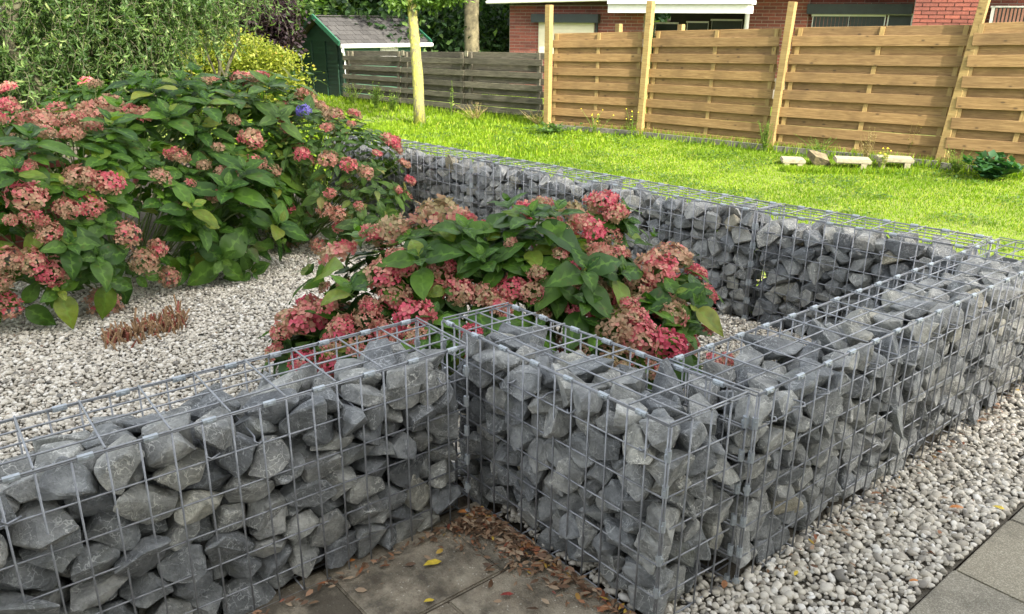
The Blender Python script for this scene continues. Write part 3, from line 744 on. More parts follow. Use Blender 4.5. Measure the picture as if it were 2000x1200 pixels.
midf = [(860,416,120),(911,431,45),(944,446,42),(770,452,92),(662,491,84),(725,460,55),(749,530,85),(770,572,78),(779,500,55),(854,542,80),(677,560,42),(812,614,98),(900,572,80),(950,580,75),(599,617,110),(640,596,64),(557,644,60),(668,636,64),(716,618,70),(745,640,60),(539,682,50),(600,704,80),(650,700,70),(704,665,62),(1058,401,48),(1118,416,54),(1178,395,78),(1196,415,55),(1142,443,82),(1100,449,45),(1190,458,54),(1094,497,36),(1172,497,78),(1310,500,96),(1280,524,96),(1250,557,74),(1166,563,68),(1190,575,50),(1040,566,60),(995,560,70),(965,588,62),(1049,533,42),(1295,590,72),(1310,614,72),(1211,641,100),(1250,656,100),(1304,668,90),(1345,665,55),(1382,611,40),(1100,665,50),(1142,683,54),(1205,698,90),(1274,708,64),(1395,704,60),(1418,698,44),(1225,600,50),(1120,520,30),(880,520,30),(640,560,30),(1000,478,28),(1060,610,36)]
shrub('hydrangea', 'hydrangea in the middle with deep pink flower heads, against the corner of the low baskets', 'hydrangea', (-.45, .85, 0), MID, LV, LEAF, .150, 150, 520, midf, (HP, HT, .86), 20, 3,
      [(1040,450,.2),(1000,430,.17),(935,490,.19),(1130,540,.2),(1130,590,.19),(1310,585,.18),(1340,600,.18),(715,490,.14),(690,590,.17),(830,515,.17),(640,545,.19),(1085,440,.15),(900,470,.16),(870,560,.15),(1250,480,.10),(1190,540,.15),(960,520,.15)], 46)
bigf = [(15,172,40),(70,230,76),(18,208,44),(185,215,80),(215,202,60),(140,232,55),(112,215,45),(175,245,46),(250,215,50),(285,222,44),(345,302,52),(80,258,50),(140,262,50),(10,300,38),(48,325,50),(155,345,72),(205,352,72),(52,380,78),(175,400,62),(130,405,52),(95,450,56),(245,450,66),(15,505,66),(60,505,62),(102,525,66),(280,505,66),(305,480,42),(330,535,50),(205,587,76),(12,592,62),(310,345,46),(500,315,45),(530,330,36),(440,340,50),(410,160,36),(470,155,46),(520,215,52),(555,212,42),(455,235,32),(575,462,54),(560,488,42),(570,530,32),(600,420,30),(490,270,52),(505,157,24),(425,288,26),(20,430,30),(0,545,50)]
shrub('hydrangea', 'largest hydrangea, on the left, with faded pink and tan flower heads over the pebbles', 'hydrangea', (-3.5, -.2, 0), BIG, LV, LEAF, .138, 400, 760, bigf, (HP, HT, .15), 40, 5,
      [(470,350,.24),(440,380,.24),(590,370,.24),(215,260,.22),(400,215,.2),(240,230,.2),(380,440,.18),(530,440,.22),(590,440,.2),(430,500,.2),(350,180,.2),(270,170,.2),(300,190,.2),(180,500,.18),(200,540,.16),(360,410,.2),(110,560,.15),(380,165,.2),(450,200,.2),(330,240,.2),(60,290,.18),(30,350,.18),(480,520,.17),(130,480,.15)], 40)
farf = [(597,185,44),(622,208,42),(652,225,44),(690,222,28),(768,278,34),(680,320,38),(640,308,44),(712,335,34),(635,405,34),(645,376,28),(620,475,36),(775,370,18),(640,250,30),(700,400,24),(660,440,24),(735,300,22),(560,250,30),(590,300,34)]
fs = shrub('hydrangea', 'smaller-leaved hydrangea at the back, spilling over the far stone baskets', 'hydrangea', (-3.7, 1.05, 0), FAR, LV2, LEAF2, .105, 330, 420, farf, (HP, HT, .2), 40, 6,
      [(560,170,.2),(590,230,.19),(520,180,.19),(600,160,.16),(540,240,.18),(700,430,.18),(740,420,.16)], 30)
p, nrm = hit(594, 216, FAR); q = (p-CAM).normalized()
v_ = link('flower_head', HV, fs, p-q*.17-Vector(fs.location), (.3, .2, 0), .050); v_['label'] = 'violet flower head'

# ------------------------------------------------------------------ cut-back stalks in the pebbles
st = thing('cut_back_perennial', 'row of dry brown and reddish stubble stalks cut short in the pale pebbles', 'plant', at(285, 645))
so_ = Vector(st.location); rg = random.Random(3)
for nm, mm, cnt in (('dry_stalks', DRYS, 190), ('red_stalks', REDS, 80)):
    mb = MB()
    for _ in range(cnt):
        t = rg.uniform(-1, 1); b = at(285+t*80, 652-t*22+rg.gauss(0, 10))-so_; b.z = 0
        tall = rg.uniform(.03, .10)*(1 if nm == 'dry_stalks' else .9); d = Vector((rg.gauss(0, .35), rg.gauss(0, .35), 1)).normalized()
        mb.tube([b, b+d*tall], [rg.uniform(.004, .008), rg.uniform(.003, .006)], 5)
    o = mb.build(nm, mm, st); tag(o, kind='stuff')

# ------------------------------------------------------------------ fallen leaves
bl = np.array([(-.5, 0, 0), (-.2, .22, .06), (.2, .20, .09), (.5, 0, .02), (.2, -.20, .05), (-.2, -.22, .10)]); blf = np.array([(0, 1, 5), (1, 2, 5), (2, 4, 5), (2, 3, 4)])
def litter(name, pts, size, label, hz=.02):
    n = len(pts); rn = np.random.default_rng(n); a = rn.uniform(0, 2*PI, n); tx = rn.normal(0, .4, n); O = np.ones(n); Z = np.zeros(n)
    Rz = np.stack([np.stack([np.cos(a), -np.sin(a), Z], -1), np.stack([np.sin(a), np.cos(a), Z], -1), np.stack([Z, Z, O], -1)], 1)
    Rx = np.stack([np.stack([O, Z, Z], -1), np.stack([Z, np.cos(tx), -np.sin(tx)], -1), np.stack([Z, np.sin(tx), np.cos(tx)], -1)], 1)
    P = np.array(pts); P[:, 2] = hz+rn.uniform(.002, .016, n)
    s = size*rn.uniform(.4, 1.3, n); Sc = np.stack([s, s*rn.uniform(.4, 1, n), s], -1)
    return tag(scatter_mesh(name, FALLEN, bl, blf, P, Rz@Rx, Sc, rn.random(n)), label, None, None, 'stuff')
rg = random.Random(8); pts = []
for _ in range(520):
    t = abs(rg.gauss(0, .42)); pts.append((.27+t*1.0+rg.uniform(-.02, .03), -.02-abs(rg.gauss(0, .035+.05*max(0, .5-t))), 0))
for _ in range(280): pts.append((.26+abs(rg.gauss(0, .10)), -.03-abs(rg.gauss(0, .10)), 0))
for _ in range(130): pts.append((.27+abs(rg.gauss(0, .02)), -.05-rg.random()*1.1, 0))
for _ in range(110): pts.append((.55+rg.gauss(0, .08), -.10+rg.gauss(0, .045), 0))
for _ in range(40): pts.append((.25+rg.random()*.8, -.02-rg.random()*.55, 0))
pts = [p for p in pts if p[1] < -.005]
litter('leaf_litter', pts, .030, 'dead brown leaves drifted against the foot of the baskets')
pts = [(1.05+abs(rg.gauss(0, .02)), .35+rg.random()*2.3, 0) for _ in range(110)]+[(1.06+rg.random()*.28, .3+rg.random()*1.6, 0) for _ in range(34)]
litter('strip_litter', pts, .026, 'small dry leaves lying among the pebbles of the strip', .026)
pts = []
for _ in range(90):
    p = at(rg.uniform(0, 520), rg.uniform(620, 830)); pts.append((p.x, p.y, 0))
litter('bed_litter', pts, .022, 'scraps of brown leaf scattered over the pebble bed', .022)
def leaf_on(u, v, px, m, label, z=.03, rot=0):
    p = at(u, v, z); L_ = px/FPX*depth(p)
    V = bl*np.array([L_, L_*.95, L_*1.2]); me = mesh_np('fallen_leaf', V, blf, m, True)
    tag(link('fallen_leaf', me, None, p, (rg.uniform(-.25, .25), rg.uniform(-.25, .25), RZ+rot)), label, 'leaf', 'larger fallen leaves')
for a in [(845, 1101, 46, YELLOW, 'long yellow leaf lying in the joint of the worn slabs', .026, .4),
          (1052, 1104, 40, BROWN, 'curled orange-brown leaf on the slabs at the edge of the litter heap', .028, .2),
          (685, 1096, 22, ORANGE, 'small orange leaf at the foot of the nearest basket', .028, .5),
          (990, 1162, 34, REDL, 'reddish brown leaf at the meeting of three slab joints', .028, .2),
          (905, 1000, 30, ORANGE, 'orange leaf right in the inner corner of the baskets', .034, .3),
          (838, 1174, 30, YELLOW, 'narrow yellow leaf near the bottom edge on the bare slab', .026, .6),
          (1415, 1142, 34, BROWN, 'rounded brown leaf leaning on the outer corner of the long basket', .035, 1.2),
          (1868, 992, 36, ORANGE, 'orange star-shaped leaf scrap on the strip pebbles by the slab edge', .034, .1),
          (1950, 992, 26, YELLOW, 'bright yellow leaf on the pebbles nearest the right edge', .034, 2.5),
          (1712, 965, 34, BROWN, 'brown leaf beside the foot of the long basket', .034, .4),
          (1785, 1135, 28, ORANGE, 'pair-of-lobes orange leaf on the pebbles next to the slab', .034, .3),
          (1835, 1040, 24, BROWN, 'small tan leaf between white pebbles above the slab corner', .034, 1.0),
          (1555, 1120, 22, YELLOW, 'pale yellow leaf among white pebbles near the basket corner', .034, .9),
          (1180, 1190, 44, BROWN, 'broad brown leaf below the short basket near the bottom edge', .028, .6)]: leaf_on(*a)

# ------------------------------------------------------------------ lawn grass
rn = np.random.default_rng(5)
def grass(name, xs, ys, n, hgt, wid, keep=None, label=None, m=GRASS, lean=.5):
    x = rn.uniform(*xs, n); y = rn.uniform(*ys, n)
    k = np.ones(n, bool)
    # keep what the lens can see, with a margin either side
    dx = x-CAM.x; dy = y-CAM.y; fw = dx*FWD.x+dy*FWD.y; rt = dx*RGT.x+dy*RGT.y
    k &= (np.abs(rt) < fw*.80+.5) & (fw > 2)
    yb = 2.60+np.clip(x, -5, 1)*.075; k &= y > yb
    if keep is not None: k &= keep(x, y)
    x = x[k]; y = y[k]; fw = fw[k]; n = len(x)
    pn = np.array([noise.noise((a*.9, b*.9, 0))*.6+noise.noise((a*3.1, b*3.1, 4))*.6 for a, b in zip(x, y)])
    a = rn.uniform(0, 2*PI, n); up = np.stack([np.cos(a)*lean*rn.random(n), np.sin(a)*lean*rn.random(n), np.ones(n)], -1)
    Rm = frames(up, np.stack([np.cos(a+1.5), np.sin(a+1.5), np.zeros(n)], -1))
    s = hgt*rn.uniform(.5, 1.3, n)*(1+.6*np.clip(pn, -.6, .8)); Sc = np.stack([s, np.full(n, wid)*np.clip(fw/6, .8, 2.0), s], -1)
    bv = np.array([(0, -.5, 0), (0, .5, 0), (.55, .38, .06), (.55, -.38, .06), (1, 0, .28)]); bf = np.array([(0, 1, 2), (0, 2, 3), (3, 2, 4)])
    P = np.stack([x, y, np.full(n, -.006)], -1); var = np.clip(.12+rn.random(n)*.55+pn*.75, 0, .999)
    return tag(scatter_mesh(name, m, bv, bf, P, Rm, Sc, var), label, None, None, 'stuff')
bare = lambda x, y: (((x+1.9)/1.1)**2+((y-3.05)/.16)**2 > rn.random(len(x))*1.3) & (((x+.9)/.8)**2+((y-3.0)/.12)**2 > rn.random(len(x))*1.2)
grass('grass', (-9, 1.2), (2.0, 9), 190000, .026, .0075, bare, 'short sunlit lawn grass')
grass('far_grass', (-22, -5), (1.5, 12), 60000, .06, .012, None, 'lawn grass running back towards the shed')
def clover(n):
    x = rn.uniform(-8, 1.2, n); y = rn.uniform(2.6, 8.5, n); f = np.array([noise.noise((a*1.7+9, b*1.7, 2)) for a, b in zip(x, y)]); k = (f > .12) & (y > 2.65); x = x[k]; y = y[k]; n = len(x)
    D = np.stack([rn.normal(size=n), rn.normal(size=n), rn.uniform(.0, .5, n)], -1); bv = np.array([(0, 0, 0), (.5, .42, .05), (1, 0, -.06), (.5, -.42, .05)]); bf = np.array([(0, 1, 2), (0, 2, 3)])
    tag(scatter_mesh('clover', MIDTREE, bv, bf, np.stack([x, y, rn.uniform(.008, .03, n)], -1), frames(D, np.tile([[.1, .1, 1.]], (n, 1))), .026*rn.uniform(.5, 1.4, n), rn.random(n)), 'patches of low clover and broad leaved weeds in the lawn', None, None, 'stuff')
clover(42000)
def alongf(pts_, n, w, hgt, wid, name, label, m=GRASS):
    P = []
    for _ in range(n):
        i = rn.integers(len(pts_)-1); t = rn.random(); a = Vector(pts_[i]).lerp(Vector(pts_[i+1]), t); P.append((a.x+rn.normal(0, w), a.y-abs(rn.normal(0, w)), -.005))
    P = np.array(P); n = len(P); a = rn.uniform(0, 2*PI, n); up = np.stack([np.cos(a)*.6*rn.random(n), np.sin(a)*.6*rn.random(n), np.ones(n)], -1)
    Rm = frames(up, np.stack([np.cos(a+1.5), np.sin(a+1.5), np.zeros(n)], -1)); s = hgt*rn.uniform(.4, 1.4, n)
    bv = np.array([(0, -.5, 0), (0, .5, 0), (.55, .38, .06), (.55, -.38, .06), (1, 0, .28)]); bf = np.array([(0, 1, 2), (0, 2, 3), (3, 2, 4)])
    return tag(scatter_mesh(name, m, bv, bf, P, Rm, np.stack([s, np.full(n, wid), s], -1), rn.random(n)), label, None, None, 'stuff')
FB = [at(676, 195), at(911, 228), at(1062, 240), at(1250, 264), at(1503, 292), at(1832, 325), at(2060, 352)]
alongf([at(1530, 334), at(1620, 338), at(1790, 338)], 900, .05, .075, .010, 'block_grass', 'longer grass round the concrete blocks')
alongf(FB, 6000, .14, .12, .010, 'fence_grass', 'longer grass along the foot of the fences')

# ------------------------------------------------------------------ fences
def quadpt(BL, BR, TL, TR, s, t): return (BL.lerp(BR, s)).lerp(TL.lerp(TR, s), t)
def board(parent, org, A, B_, up, h_, th, nrm, m, name):
    """plank from A to B (lower edge), height h_, thickness th towards nrm; local x along the plank"""
    d = (B_-A); L_ = d.length; x = d.normalized(); z = (up-x*up.dot(x)).normalized(); y = z.cross(x)
    mb = MB(); mb.box(0, -th/2, 0, L_, th/2, h_); o = link(name, mb.mesh(name, m), parent)
    bevel_obj(o, .003, 1); Mx = Matrix((x, y, z)).transposed().to_4x4(); Mx.translation = A+nrm*0-org; o.matrix_local = Mx; return o
def fence_panel(label, grp, c, rows, battens, m, mb_, off=.009, hs=1.12, gapb=1.0, th=.013, first_back=True):
    BL, BR, TL, TR = c; org = BL.copy(); g = thing('garden_fence', label, 'fence', org, 0, grp)
    x = (BR-BL).normalized(); nrm = Vector((x.y, -x.x, 0)).normalized()
    if nrm.dot(CAM-BL) < 0: nrm = -nrm
    for i in range(rows):
        t1 = 1-i/rows; t0 = 1-(i+1)/rows; front = (i % 2 == 1) == first_back
        a = quadpt(BL, BR, TL, TR, 0, t0); b = quadpt(BL, BR, TL, TR, 1, t0); aT = quadpt(BL, BR, TL, TR, 0, t1); up = aT-a; hh = up.length
        k = hs if front else gapb; o_ = nrm*(off+th/2+.004 if front else -(off+th/2+.004)); dz = up.normalized()*(-(k-1)*hh/2+random.uniform(-.002, .002))
        board(g, org, a+o_+dz, b+o_+dz, up, hh*k, th, nrm, m, 'board')
    for s in battens:
        a = quadpt(BL, BR, TL, TR, s, .0); b = quadpt(BL, BR, TL, TR, s, .995); wv = x*.022
        d = (b-a); L_ = d.length; xx = d.normalized(); mb = MB(); mb.box(0, -.024, -off, L_, .024, off); o = link('batten', mb.mesh('batten', mb_), g)
        y = x; z = xx.cross(y).normalized(); y = z.cross(xx); Mx = Matrix((xx, y, z)).transposed().to_4x4(); Mx.translation = a-org; o.matrix_local = Mx
    return g
def q4(bl, br, tl, tr): return at(*bl), at(*br), above(bl, tl), above(br, tr)
panels = [((1075,249),(1246,263),(1082,66),(1257,62)), ((1257,265),(1497,291),(1279,61),(1527,55)), ((1510,293),(1830,324),(1554,54),(1903,48)), ((1836,327),(2090,352),(1910,46),(2200,36))]
plab = ['leftmost new pine fence panel, next to the weathered fence', 'new pine fence panel with a small white mark on its upper board', 'widest new pine fence panel, behind the concrete blocks', 'new pine fence panel running out at the right edge']
for c, lb in zip(panels, plab): fence_panel(lb, 'new pine fence panels', q4(*c), 14, (.035, .52, .965), PINE, PINEP)
def post(name, label, b, t, w_, m, grp, cap=None):
    B_ = at(*b)-Vector((0, 0, .02)); T_ = above(b, t); d = (T_-B_).normalized(); x = (FB[4]-FB[3]).normalized(); y = d.cross(x).normalized(); x = y.cross(d)
    mb = MB(); mb.box(-w_/2, -w_/2, 0, w_/2, w_/2, (T_-B_).length); o = link(name, mb.mesh(name, m)); bevel_obj(o, .004, 1)
    Mx = Matrix((x, y, d)).transposed().to_4x4(); Mx.translation = B_; o.matrix_world = Mx
    mesh_rot(o); return tag(o, label, 'fence post', grp)
def mesh_rot(o): pass
post('fence_post', 'first square pine post, where the new fence meets the weathered one', (1069,250), (1073,10), .088, PINEP, 'pine fence posts')
post('fence_post', 'second pine post from the left, standing above the fence boards', (1250,265), (1272,2), .088, PINEP, 'pine fence posts')
post('fence_post', 'third pine post from the left, in front of the dark window recess', (1504,293), (1549,4), .085, PINEP, 'pine fence posts')
post('fence_post', 'strongly leaning pine post on the right, behind the concrete blocks', (1832,326), (1931,-24), .090, PINEP, 'pine fence posts')
post('fence_post', 'pine post outside the right edge of the view', (2098,356), (2215,-40), .090, PINEP, 'pine fence posts')
# stubs of posts standing behind the fence
for (b, t, lb) in (((1208, 150), (1209, 47), 'short stub of a pine post behind the leftmost pine panel'), ((1330, 150), (1331, 48), 'short stub of a pine post behind the second pine panel')):
    P0 = atd(b[0], b[1], depth(at(1250, 262))+.25); P1 = atd(t[0], t[1], depth(at(1250, 262))+.25)
    mb = MB(); mb.beam(Vector((P0.x, P0.y, 0)), P1, .075, .075, (0, 1, 0)); tag(mb.build('fence_post', PINEP), lb, 'fence post', 'pine fence posts')
# concrete gravel boards under the new fence
for i, c in enumerate(panels):
    a = at(c[0][0], c[0][1]+4); b = at(c[1][0], c[1][1]+4)
    lb = ['low kerb under the leftmost pine panel', 'low kerb under the second pine panel', 'low kerb under the widest pine panel', 'low kerb under the panel at the right edge'][i]
    mb = MB(); mb.beam(a+Vector((0, 0, .025)), b+Vector((0, 0, .025)), .04, .10); o = mb.build('low_kerb', KERBM); tag(o, lb, 'kerb', 'concrete kerbs under the fence')
oldp = [((674,197),(786,211),(673,100),(786,100)), ((787,211),(910,226),(787,101),(910,102)), ((911,226),(1062,241),(911,102),(1062,104))]
olab = ['weathered grey fence panel beside the green shed', 'weathered grey fence panel behind the young tree', 'weathered grey fence panel touching the new pine fence']
for c, lb in zip(oldp, olab): fence_panel(lb, 'weathered fence panels', q4(*c), 11, (.06, .94), GREYW, GREYW, .020, 1.0, 1.06, .022)
for b, t, lb in (((690,199),(688,101),'whitish post top in the weathered fence near the shed'), ((787,211),(787,100),'whitish post top in the weathered fence left of the young tree'), ((911,226),(911,101),'whitish post top in the weathered fence right of the young tree')):
    B_ = at(*b); T_ = above(b, t); off = FWD*.10
    mb = MB(); mb.beam(B_+off, T_+off-Vector((0, 0, .05)), .06, .06, (0, 1, 0)); o = mb.build('fence_post', GREYW); tag(o, lb, 'fence post', 'posts of the weathered fence')
    mb = MB(); mb.beam(T_+off-FWD*.135-Vector((0, 0, .075)), T_+off-FWD*.135+Vector((0, 0, .010)), .08, .012, (0, 1, 0)); mb.build('post_cap', CONC, o)

# ------------------------------------------------------------------ concrete channel blocks on the lawn
def channel(u, v, wpx, label, rot, kind, mt=CONC, L_=.26, hgt=.115):
    g = at(u, v); s = wpx/FPX*depth(g)
    g_ = thing('concrete_block', label, 'concrete block', g, RZ+rot, 'broken concrete blocks by the fence')
    mb = MB(); wd = s
    mb.box(-wd/2, -.09, hgt-.05, wd/2, .16, hgt); o = mb.build('top_slab', mt, g_); bevel_obj(o, .012, 2)
    for sx in ((-1, 1) if kind == 2 else (1,)):
        mb = MB(); x = sx*(wd/2-.05)*(.9 if kind == 2 else .8); mb.add([(x-.025, -.085, 0), (x+.02, -.085, 0), (x+.02, .1, 0), (x-.025, .1, 0), (x-.03, -.085, hgt-.03), (x+.04, -.085, hgt-.03), (x+.04, .1, hgt-.03), (x-.03, .1, hgt-.03)], [(3, 2, 1, 0), (4, 5, 6, 7), (0, 1, 5, 4), (1, 2, 6, 5), (2, 3, 7, 6), (3, 0, 4, 7)])
        mb.build('foot', mt, g_)
channel(1663, 330, 66, 'T-shaped pale concrete block in the middle of the three by the fence', -.25, 1)
channel(1745, 328, 66, 'pale concrete channel block on legs, rightmost by the fence', -.30, 2)
channel(1548, 322, 44, 'low pale concrete slab half hidden in grass, leftmost by the fence', -.2, 2, CONC, .2, .07)
me = make_stone(np.zeros(3), np.array([(9., 9, 9)]*3+[(0.3, 0, 0), (-.3, 0, 0), (0, .3, 0), (0, -.3, 0), (0, 0, .2), (0, 0, -.2)]), (np.array([-.13, -.1, -.06]), np.array([.13, .1, .065])), np.array([.3, .22, .16]), 2)[0]
me.materials.clear(); me.materials.append(soil_mat('mossy_stone', (.03, .025, .018), (.28, .23, .13), 9))
tag(link('mossy_rock', me, None, at(1600, 322)+Vector((0, 0, .055)), (0, 0, .9)), 'dark mossy broken rock between the concrete pieces by the fence', 'rock')

# ------------------------------------------------------------------ weeds
def weed(label, u, v, hpx, n, m, spread, lw, name='weed', flower=None, grp=None, leafsz=.05, straight=.5):
    b = at(u, v); H_ = hpx/FPX*depth(b); g = thing(name, label, 'weed', b, 0, grp); r = random.Random(int(u)); mb = MB(); P = []; D = []; Sz = []; fl = []
    for _ in range(n):
        a = r.uniform(0, 2*PI); s = r.uniform(0, spread); tip = Vector((math.cos(a)*s, math.sin(a)*s, H_*r.uniform(.55, 1.05))); mid = tip*.5+Vector((r.gauss(0, .02), r.gauss(0, .02), H_*.06))
        mb.tube([(0, 0, 0), mid, tip], [.004, .003, .0015], 4, False)
        for k in range(12):
            t = r.uniform(.12, 1); p = mid.lerp(tip, (t-.5)*2) if t > .5 else mid*(t*2); q = Vector((r.gauss(0, 1), r.gauss(0, 1), r.uniform(-.1, 1))).normalized(); P.append(tuple(p)); D.append(tuple(q)); Sz.append(leafsz*r.uniform(.4, 1.2)*(1.2-t*.6))
        if flower: fl.append(tip)
    mb.build('stalks', m, g)
    n_ = len(P); D = np.array(D); Rm = frames(D, np.tile([[.1, .2, 1.]], (n_, 1)))
    bv = np.array([(0, 0, 0), (.5, .5*lw, .05), (1, 0, -.06), (.5, -.5*lw, .05)]); bf = np.array([(0, 1, 2), (0, 2, 3)])
    tag(scatter_mesh('leaves', m, bv, bf, np.array(P), Rm, np.array(Sz), np.random.random(n_), g), kind='stuff')
    if fl:
        n_ = len(fl); tag(scatter_mesh('blossoms', YFLW, np.array([(-1, 0, 0), (0, -1, 0), (1, 0, 0), (0, 1, 0), (0, 0, .8)]), np.array([(0, 1, 4), (1, 2, 4), (2, 3, 4), (3, 0, 4)]), np.array([tuple(x) for x in fl]), np.tile(np.eye(3), (n_, 1, 1)), np.full(n_, .012), np.zeros(n_), g), kind='stuff')
    return g
weed('light green leafy weed clump at the foot of the grey fence near the shed', 735, 215, 48, 26, WEED, .28, .5, leafsz=.07)
weed('pale green weed clump just left of the young tree', 765, 218, 40, 16, WEED, .18, .5, leafsz=.06)
weed('tall pale weeds beside the green shed corner', 690, 205, 40, 20, WEED, .3, .5, leafsz=.06)
weed('single thin weed rising in front of the grey fence', 882, 228, 68, 3, WEED, .05, .5, leafsz=.06)
weed('dry grass stalks at the foot of the grey fence right of the young tree', 930, 236, 34, 22, DRYW, .6, .25)
weed('dry stalks at the foot of the first pine post', 1050, 246, 30, 20, DRYW, .5, .25)
weed('yellow flowered stalks against the leftmost pine panel', 1160, 262, 48, 9, WEED, .35, .4, flower=1)
weed('yellow flowered stalks beside the second pine post', 1232, 268, 52, 7, WEED, .12, .4, flower=1)
weed('bushy green weed at the foot of the third pine post', 1492, 298, 62, 26, WEED, .14, .3, leafsz=.05)
weed('dark thin grass clump between the third post and the blocks', 1600, 305, 40, 26, WEED, .35, .2)
weed('dry tan seed stalks behind the middle concrete block', 1690, 318, 66, 14, DRYW, .16, .6, leafsz=.035)
weed('tall dry seed head plant behind the rightmost concrete block', 1765, 316, 84, 26, DRYW, .17, .7, leafsz=.04)
weed('small yellow flowers between the concrete blocks', 1722, 330, 40, 8, WEED, .12, .5, flower=1)
weed('scraggly weeds right of the leaning pine post', 1868, 338, 48, 22, WEED, .22, .35)
g = weed('dark green broad leaved plant near the right edge at the fence', 1935, 352, 46, 30, MALLOW, .34, .95, 'broad_leaved_plant', leafsz=.13)
g['category'] = 'plant'
weed('low leafy green weeds below the grey fence end', 1080, 262, 22, 40, MIDTREE, .55, .8, leafsz=.06)

# ------------------------------------------------------------------ shed
sh = thing('garden_shed', 'green wooden garden shed with grey felt roof and white gutter behind the hydrangeas', 'shed', at(675, 192))
so_ = Vector(sh.location); D0 = depth(so_)
def pt(u, v, D): return atd(u, v, D)-so_
Dl = D0+1.15; Dr = D0; Db = D0+1.25
BLs = pt(597, 192, Dl); BRs = pt(675, 192, Dr); TLs = pt(590, 82, Dl); TRs = pt(672, 84, Dr); AP = pt(607, 42, (Dl+Dr)/2-.02); AP = pt(628, 44, (Dl+Dr)/2)
# gable built from horizontal clapboards
axx = (BRs-BLs); axx.z = 0; W_ = axx.length; axx.normalize(); zb = 0; ze = (TLs.z+TRs.z)/2; zr = pt(606, 40, (Dl+Dr)/2).z
back = (pt(828, 84, Db)-TRs); back.z = 0; Ls = back.length; back.normalize()
nrows = 13; rh = (zr-0)/ (nrows+5)
k = 0; z = 0
while z < zr-.03:
    z1 = min(z+rh, zr-.01)
    def span(zz):
        if zz <= ze: return 0, W_
        f = (zz-ze)/(zr-ze); return W_*.5*f, W_-W_*.5*f
    a0, a1 = span(z); b0, b1 = span(z1); nn_ = Vector((-axx.y, axx.x, 0)); nn_ = nn_ if nn_.dot(so_-CAM) < 0 else -nn_
    lip = nn_*.022; base_ = Vector((BLs.x, BLs.y, 0))
    c = [base_+axx*a0+lip+Vector((0, 0, z)), base_+axx*a1+lip+Vector((0, 0, z)), base_+axx*a1-nn_*.02+Vector((0, 0, z)), base_+axx*a0-nn_*.02+Vector((0, 0, z)),
         base_+axx*b0+lip*.35+Vector((0, 0, z1)), base_+axx*b1+lip*.35+Vector((0, 0, z1)), base_+axx*b1-nn_*.02+Vector((0, 0, z1)), base_+axx*b0-nn_*.02+Vector((0, 0, z1))]
    mb = MB(); mb.hexa(c); mb.build('clapboard', GREENSHADE, sh); z = z1+.001
base_ = Vector((BLs.x, BLs.y, 0)); far_ = base_+axx*W_
mb = MB()
for f in (.28, .62, .90): 
    a = base_+axx*W_*f+nn_*.03; mb.beam(a, a+Vector((0, 0, ze*(1.02 if f < .9 else .96))), .03, .03, (0, 1, 0))
mb.build('door_trim', GREENSHADE, sh)
# long wall under the eave
wn = Vector((back.y, -back.x, 0)); wn = wn if wn.dot(CAM-so_) > 0 else -wn
for i in range(10):
    z0 = ze*i/10; z1 = ze*(i+1)/10-.002; mb = MB(); a = far_+back*.02; b = far_+back*Ls
    mb.hexa([a+wn*.03+Vector((0, 0, z0)), b+wn*.03+Vector((0, 0, z0)), b+Vector((0, 0, z0)), a+Vector((0, 0, z0)), a+wn*.012+Vector((0, 0, z1)), b+wn*.012+Vector((0, 0, z1)), b+Vector((0, 0, z1)), a+Vector((0, 0, z1))])
    mb.build('side_board', GREENSUN, sh)
c0 = far_+back*Ls*.44+wn*.045; mb = MB(); mb.beam(c0+Vector((0, 0, ze-.20)), c0+back*Ls*.22+Vector((0, 0, ze-.20)), .02, .26); wf = mb.build('window', WHITE, sh)
mb = MB()
for i in range(9):
    q = c0+back*Ls*(.015+.023*i)+wn*.016; mb.beam(q+Vector((0, 0, ze-.31)), q+Vector((0, 0, ze-.09)), .016, .016, (0, 1, 0))
mb.build('curtain', WHITE, wf)
# roof: courses of felt shingles on the visible slope, plain slope behind
ov = .16; eav = far_+wn*ov+Vector((0, 0, ze-.05)); rdg = base_+axx*W_*.5+Vector((0, 0, zr+.03)); g0 = -back*.12
eavL = base_-wn*ov+Vector((0, 0, ze-.05))
mb = MB(); mb.hexa([eav+g0, eav+back*(Ls+.1), rdg+back*(Ls+.1), rdg+g0]+[x+Vector((0, 0, .03)) for x in (eav+g0, eav+back*(Ls+.1), rdg+back*(Ls+.1), rdg+g0)]); mb.build('roof_deck', FELT, sh)
mb = MB(); mb.hexa([eavL+g0, eavL+back*(Ls+.1), rdg+back*(Ls+.1), rdg+g0]+[x+Vector((0, 0, .03)) for x in (eavL+g0, eavL+back*(Ls+.1), rdg+back*(Ls+.1), rdg+g0)]); mb.build('roof_deck', FELT, sh)
nc = 6; LL = Ls+.22; rn_ = (rdg-eav).cross(back).normalized(); rn_ = rn_ if rn_.z > 0 else -rn_
for i in range(nc):
    for j in range(12):
        t0 = i/nc; t1 = (i+1)/nc; s0 = (j+(.5 if i % 2 else 0))/12*LL; s1 = min(s0+LL/12-.008, LL)
        if s0 >= LL: continue
        A = lambda s, t, hh: eav+g0+(rdg-eav)*t+back*s+rn_*(.035+hh)
        mb = MB(); u_ = random.uniform(.008, .014); mb.hexa([A(s0, t0, 0), A(s1, t0, 0), A(s1, t1, 0), A(s0, t1, 0), A(s0, t0, u_), A(s1, t0, u_), A(s1, t1, .003), A(s0, t1, .003)]); mb.build('shingle', FELT, sh)
